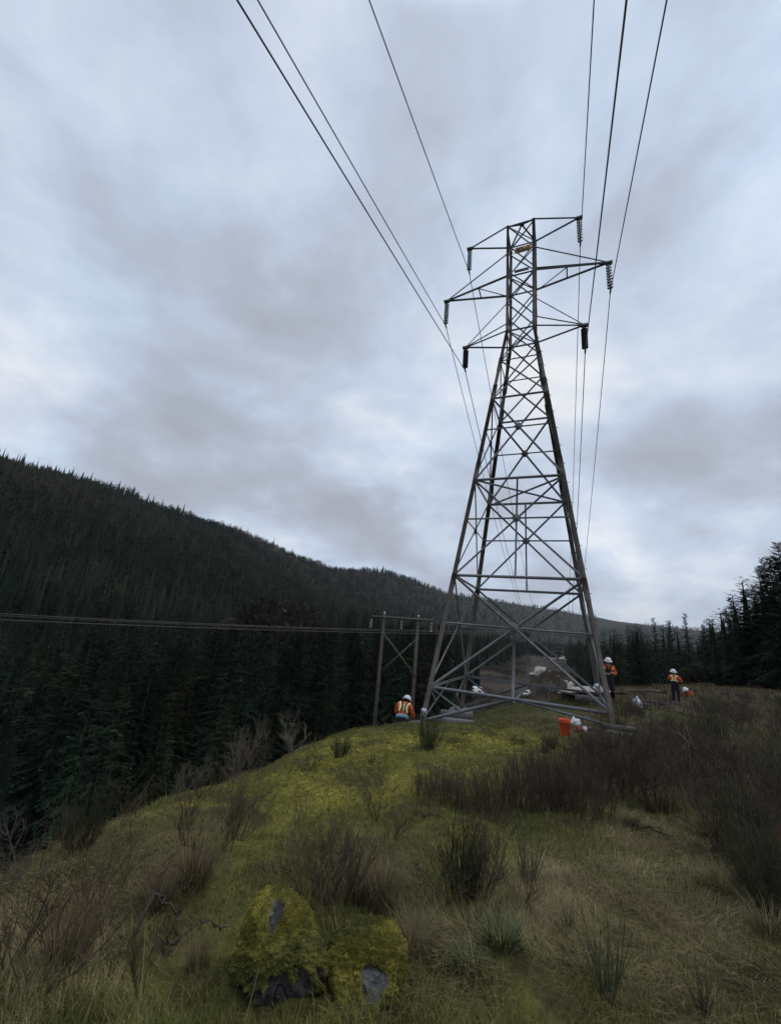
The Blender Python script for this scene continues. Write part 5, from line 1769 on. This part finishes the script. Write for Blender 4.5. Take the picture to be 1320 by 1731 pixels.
dead_branch('dead_branch', [(225, 1590), (250, 1570), (280, 1578), (300, 1590)], .012, 'bark', 'dark bent dead branch arching over a mossy hollow at left', [.0, .16, .12, .0], 1)
dead_branch('dead_branch', [(272, 1625), (305, 1605), (340, 1592), (372, 1592)], .010, 'bark', 'dark dead branch lying toward the tall boulder', [.0, .06, .08, .03], 2)
dead_branch('dead_branch', [(258, 1520), (270, 1495), (300, 1470), (345, 1455)], .010, 'twig', 'curved dead branch under the straw tussocks on the left slope', [.0, .1, .12, .04], 3)
dead_branch('dead_branch', [(1185, 1310), (1155, 1280), (1130, 1268), (1105, 1250), (1105, 1235)], .013, 'twig_pale', 'pale forked dead branch sticking out of the brown thicket', [.35, .4, .38, .3, .35], 4, 7)
dead_branch('dead_branch', [(1235, 1370), (1205, 1345), (1180, 1330), (1165, 1315)], .016, 'bark', 'long dark dead branch leaning through the brown thicket', [.5, .55, .5, .4], 5, 8)
dead_branch('dead_branch', [(1060, 1402), (1095, 1412), (1130, 1418)], .014, 'bark', 'short dark dead branch lying on the dry grass below the thicket', [.05, .06, .02], 6, 3)
dead_branch('dead_branch', [(715, 1382), (745, 1388)], .012, 'bark', 'short dark stick lying on the moss above the greenish broom bush', [.03, .03], 8, 2)


# ---------------------------------------------------------------- boulders
def boulder(px, py, w, d, h, seed, tilt, label, patch, rz=0):
    q = on_ground(px, py)
    bm = bmesh.new(); bmesh.ops.create_icosphere(bm, subdivisions=7, radius=1)
    Vv = np.array([v.co for v in bm.verts]); fs = np.array([[v.index for v in f.verts] for f in bm.faces]); bm.free()
    X = Vv.copy()
    big = (fbm(X[:, 0] * 1.1 + seed, X[:, 1] * 1.1 + X[:, 2] * .9, seed, 3) - .5)
    # facets: flatten against a few planes
    g2 = np.random.default_rng(seed)
    r = np.ones(len(X))
    for k in range(11):
        n = g2.normal(0, 1, 3); n /= np.linalg.norm(n)
        r = np.minimum(r, g2.uniform(.66, .90) / np.maximum(X @ n, .01))
    r = r * (1 + .35 * big)
    P = X * r[:, None]
    P[:, :2] *= (1.08 - .30 * np.clip(P[:, 2:3], -.5, 1))       # broader at the foot
    nrm = X
    S = np.array([w / 2, d / 2, h / 1.5])
    P = P * S
    Rm = np.array(Matrix.Rotation(rz, 3, 'Z') @ Matrix.Rotation(tilt, 3, 'Y'))
    P = P @ Rm.T
    Nw = (nrm / S); Nw = Nw @ Rm.T; Nw /= np.linalg.norm(Nw, axis=1)[:, None]
    view = np.array([-q[0], -q[1], 1.2]); view /= np.linalg.norm(view)
    m1 = fbm(P[:, 0] * 9 + seed, P[:, 1] * 9 + P[:, 2] * 7, seed + 5, 4); m2 = fbm(P[:, 0] * 34, P[:, 2] * 34 + P[:, 1] * 30, seed + 7, 3)
    moss = sstep(.10, .24, Nw[:, 2] + (m1 - .5) * 1.5 + (m2 - .5) * .6 + .27)
    crack = sstep(.035, .0, np.abs(fbm(P[:, 0] * 7 + 3, P[:, 1] * 7 + P[:, 2] * 5, seed + 13, 3) - .5))
    for (cx, cz, rad) in patch:                                     # bare rock faces seen in the photograph
        c = np.array([cx * w / 2, -.45 * d, cz * h])
        e_ = np.exp(-((P[:, 0] - c[0]) ** 2 + (P[:, 2] - c[2]) ** 2) / (2 * rad ** 2)) + (m1 - .5) * .9 + (m2 - .5) * .5
        moss = moss * (1 - sstep(.48, .56, e_) * (Nw[:, 1] < .2))
    m3 = fbm(P[:, 0] * 80, P[:, 2] * 80 + P[:, 1] * 75, seed + 9, 2)
    P = P - Nw * (crack * (1 - moss) * .012)[:, None]
    P = P + Nw * (moss * (.006 + .022 * np.abs(m2 - .5) * 2 + .012 * m1 + .014 * m3) + (1 - moss) * (m2 - .5) * .02)[:, None]
    rock = np.array([[.062, .060, .056]]) * (.45 + 1.1 * m2[:, None]) + np.array([[.12, .118, .11]]) * (sstep(.56, .64, m1))[:, None]
    rock = rock * (1 - .7 * crack[:, None]) * (.6 + .8 * fbm(P[:, 0] * 70, P[:, 2] * 70 + P[:, 1] * 60, seed + 17, 2))[:, None]
    ms = np.array([[.250, .220, .046]]) * (.40 + .75 * m1[:, None]) * (.45 + 1.1 * m2[:, None])
    mg = np.array([[.110, .106, .030]]) * (.6 + .8 * m2[:, None])
    mix_ = sstep(.35, .6, fbm(P[:, 0] * 5, P[:, 1] * 5 + P[:, 2] * 5, seed + 11, 3))[:, None]
    col = rock * (1 - moss[:, None]) + (ms * mix_ + mg * (1 - mix_)) * moss[:, None]
    me = mesh_np('boulder', P, [fs], [mat('boulder_surface', (.1, .1, .1), .95, attr='col', var=.3, scale=30, bump=1.0, bscale=90, spec=.15)], {'col': np.clip(col, .005, 1)}, smooth=True)
    o = link('boulder', me, None, (q[0], q[1], q[2] + h * .16))
    idx = np.where(moss > .55)[0]; idx = idx[g2.permutation(len(idx))[:20000]]
    pp, nn = P[idx], Nw[idx]
    dirn = nn + g2.normal(0, .55, nn.shape); dirn /= np.linalg.norm(dirn, axis=1)[:, None]
    sdv = np.cross(dirn, g2.normal(0, 1, nn.shape)); sdv /= np.linalg.norm(sdv, axis=1)[:, None]
    ln = g2.uniform(.003, .008, (len(idx), 1)) * (.5 + m1[idx][:, None]); wd_ = g2.uniform(.0015, .0035, (len(idx), 1))
    TV = np.stack([pp - sdv * wd_, pp + sdv * wd_, pp + dirn * ln], 1).reshape(-1, 3)
    TC = np.repeat(col[idx] * g2.uniform(.6, 1.6, (len(idx), 1)), 3, 0)
    link('moss_cover', mesh_np('moss_cover', TV, [np.arange(3 * len(idx)).reshape(-1, 3)], [M['grass']], {'col': np.clip(TC, .004, 1)}), o)
    return tag(o, label, 'boulder', 'mossy boulders')


boulder(468, 1640, .40, .42, .36, 14, -.32, 'taller mossy boulder leaning left with a grey rock streak', [(-.15, .45, .022), (.25, -.02, .045)], rz=.3)
boulder(624, 1664, .43, .38, .26, 23, .0, 'low rounded boulder capped with yellow moss beside the taller boulder', [(.05, .12, .036)], rz=-.2)


# ---------------------------------------------------------------- gnarled oak, far vehicles, sheds and tracks
def oak():
    base = at_depth(1199, 1168, 50.0); base[2] = H(base[0], base[1]) - .1
    t = thing('oak_tree', 'gnarled oak with pale trunk and thin grey-green crown before the right conifers', 'tree', base)
    P, Q, A, B = [], [], [], []
    g2 = np.random.default_rng(77)
    leafs = []
    def br(p, d, L, r, lev):
        pts = [p]
        for i in range(5):
            d = d + g2.normal(0, .22, 3); d[2] += .05; d /= np.linalg.norm(d); pts.append(pts[-1] + d * L / 5)
        for i in range(5):
            P.append(pts[i]); Q.append(pts[i + 1]); A.append(r * (1 - .13 * i)); B.append(r * (1 - .13 * (i + 1)))
        if lev >= 2: leafs.extend(pts[2:])
        if lev < 4:
            for k in range(4):
                i = int(g2.integers(2, 6)); nd = d * .6 + g2.normal(0, .75, 3); nd[2] = nd[2] * .6 + .15
                br(pts[i], nd / np.linalg.norm(nd), L * g2.uniform(.5, .75), r * .5, lev + 1)
    br(np.array([0, 0, -.3]), np.array([-.25, 0, 1.]), 2.6, .22, 0)
    link('trunk', segs_mesh('trunk', P, Q, A, B, M['bark_pale'], 5), t)
    lf = np.array(leafs)
    n = 14
    ctr = (lf[:, None] + g2.normal(0, .22, (len(lf), n, 3))).reshape(-1, 3)
    m = len(ctr)
    d1 = g2.normal(0, 1, (m, 3)); d1 /= np.linalg.norm(d1, axis=1)[:, None]
    d2 = np.cross(d1, g2.normal(0, 1, (m, 3))); d2 /= np.linalg.norm(d2, axis=1)[:, None]
    s = g2.uniform(.05, .12, (m, 1))
    V = np.stack([ctr - d1 * s, ctr + d2 * s * .6, ctr + d1 * s, ctr - d2 * s * .6], 1).reshape(-1, 3)
    c = np.repeat(np.array([[.062, .066, .042]]) * g2.uniform(.6, 1.4, (m, 1)), 4, 0)
    link('crown', mesh_np('crown', V, [np.arange(4 * m).reshape(m, 4)], [M['needles']], {'col': c}), t)
oak()

track([(1000, 1188), (985, 1172), (965, 1158), (950, 1149)], 2.2)
track([(1015, 1152), (998, 1143), (990, 1138)], 6.0)
track([(985, 1130), (972, 1120), (962, 1111), (948, 1108), (925, 1106), (905, 1104)], 8.0)
track([(962, 1111), (955, 1112), (940, 1114), (915, 1112)], 9.0)
track([(965, 1106), (966, 1099), (973, 1093), (974, 1088)], 7.0)
track([(895, 1142), (912, 1136), (915, 1128)], 5.0)


def vehicle(px, py, L, Wd, Hh, rz, label, van=False):
    q = on_ground(px, py)
    t = thing('parked_van' if van else 'parked_car', label, 'van' if van else 'car', q, rz)
    mb = MB()
    prof = ([(-.5, .18), (-.5, .62), (-.47, .97), (-.1, 1.0), (.25, .98), (.36, .60), (.5, .52), (.5, .18)] if van else [(-.5, .2), (-.5, .58), (-.38, .95), (.05, 1.0), (.22, .62), (.48, .52), (.5, .2)])
    n = len(prof)
    V = [(x * L, s * Wd / 2 * (1 if z < .65 else .88), z * Hh) for s in (-1, 1) for x, z in prof]
    F = [(i, (i + 1) % n, n + (i + 1) % n, n + i) for i in range(n)] + [tuple(range(n))[::-1], tuple(range(n, 2 * n))]
    mb.add(V, F); mb.build('body', M['car_white'], t)
    mb = MB(); mb.box((.30 * L if van else .15 * L, 0, .80 * Hh), (.10 * L, Wd * .80, .26 * Hh), Matrix.Rotation(-.5, 3, 'Y')); mb.build('windscreen', M['car_glass'], t)
    for s in (-1, 1):
        mb = MB(); mb.box((-.1 * L, s * Wd * .455, .78 * Hh), (.45 * L, .03, .22 * Hh)); mb.build('side_window', M['car_glass'], t)
        for x in (-.32, .32):
            mb = MB(); mb.lathe([(.10, -.11), (.33, -.11), (.34, 0), (.33, .11), (.10, .11)], (x * L, s * Wd * .46, .33), 16, Matrix.Rotation(math.pi / 2, 3, 'X')); mb.build('wheel', M['tyre'], t, smooth=True)
        mb = MB(); mb.box((.495 * L, s * Wd * .36, .42 * Hh), (.05, .25, .12)); mb.build('headlight', M['silver'], t)
    return t


vehicle(889, 1177, 4.4, 1.85, 1.55, R(-120), 'white car facing the camera in the valley clearing seen through the tower base')
vehicle(800, 1179, 6.0, 2.1, 2.5, R(15), 'long white van parked in the valley clearing behind the left tower leg', van=True)


def shed(px, py, w, d, h, label):
    q = on_ground(px, py)
    t = thing('shed', label, 'shed', q, .4)
    mb = MB(); mb.box((0, 0, h * .35), (w, d, h * .7)); mb.build('wall', M['white'], t)
    mb = MB(); V = [(-w * .55, -d * .58, h * .7), (w * .55, -d * .58, h * .7), (w * .55, d * .58, h * .7), (-w * .55, d * .58, h * .7), (-w * .55, 0, h), (w * .55, 0, h)]
    mb.add(V, [(0, 1, 5, 4), (2, 3, 4, 5), (0, 4, 3), (1, 2, 5), (0, 3, 2, 1)]); mb.build('roof', M['roof_grey'], t)
    mb = MB(); mb.box((0, -d * .5 - .03, h * .25), (w * .25, .06, h * .5)); mb.build('door', M['steel_dark'], t)


shed(909, 1090, 7, 6, 5, 'small white shed in the far clearing, the left one of two')
shed(926, 1089, 10, 6, 4.5, 'small wide pale shed in the far clearing, the right one of two')
for (px, py, hp, lab) in ((929, 1138, 4.5, 'upper small white marker post in the valley clearing'), (944, 1145, 3, 'lower small white marker post in the valley clearing')):
    q = on_ground(px, py); dep = q[1]
    mb = MB(); hh = hp / F_PX * dep; mb.lathe([(hh * .22, 0), (hh * .22, hh * .8), (hh * .12, hh), (.01, hh * 1.02)], n=10)
    tag(mb.build('marker_post', M['white'], loc=q), lab, 'marker post')

# ---------------------------------------------------------------- valley air
hz = bpy.data.materials.new('valley_air'); hz.use_nodes = True
nt = hz.node_tree; nt.nodes.clear()
pv = N(nt, 'ShaderNodeVolumePrincipled'); pv.inputs['Density'].default_value = 0.00006; pv.inputs['Color'].default_value = (.86, .90, .95, 1); pv.inputs['Anisotropy'].default_value = 0.2
oo = N(nt, 'ShaderNodeOutputMaterial'); nt.links.new(pv.outputs[0], oo.inputs['Volume'])
mb = MB(); mb.box((0, 0, 200), (18600, 18600, 900))
ho = mb.build('haze', hz); tag(ho, kind='stuff')
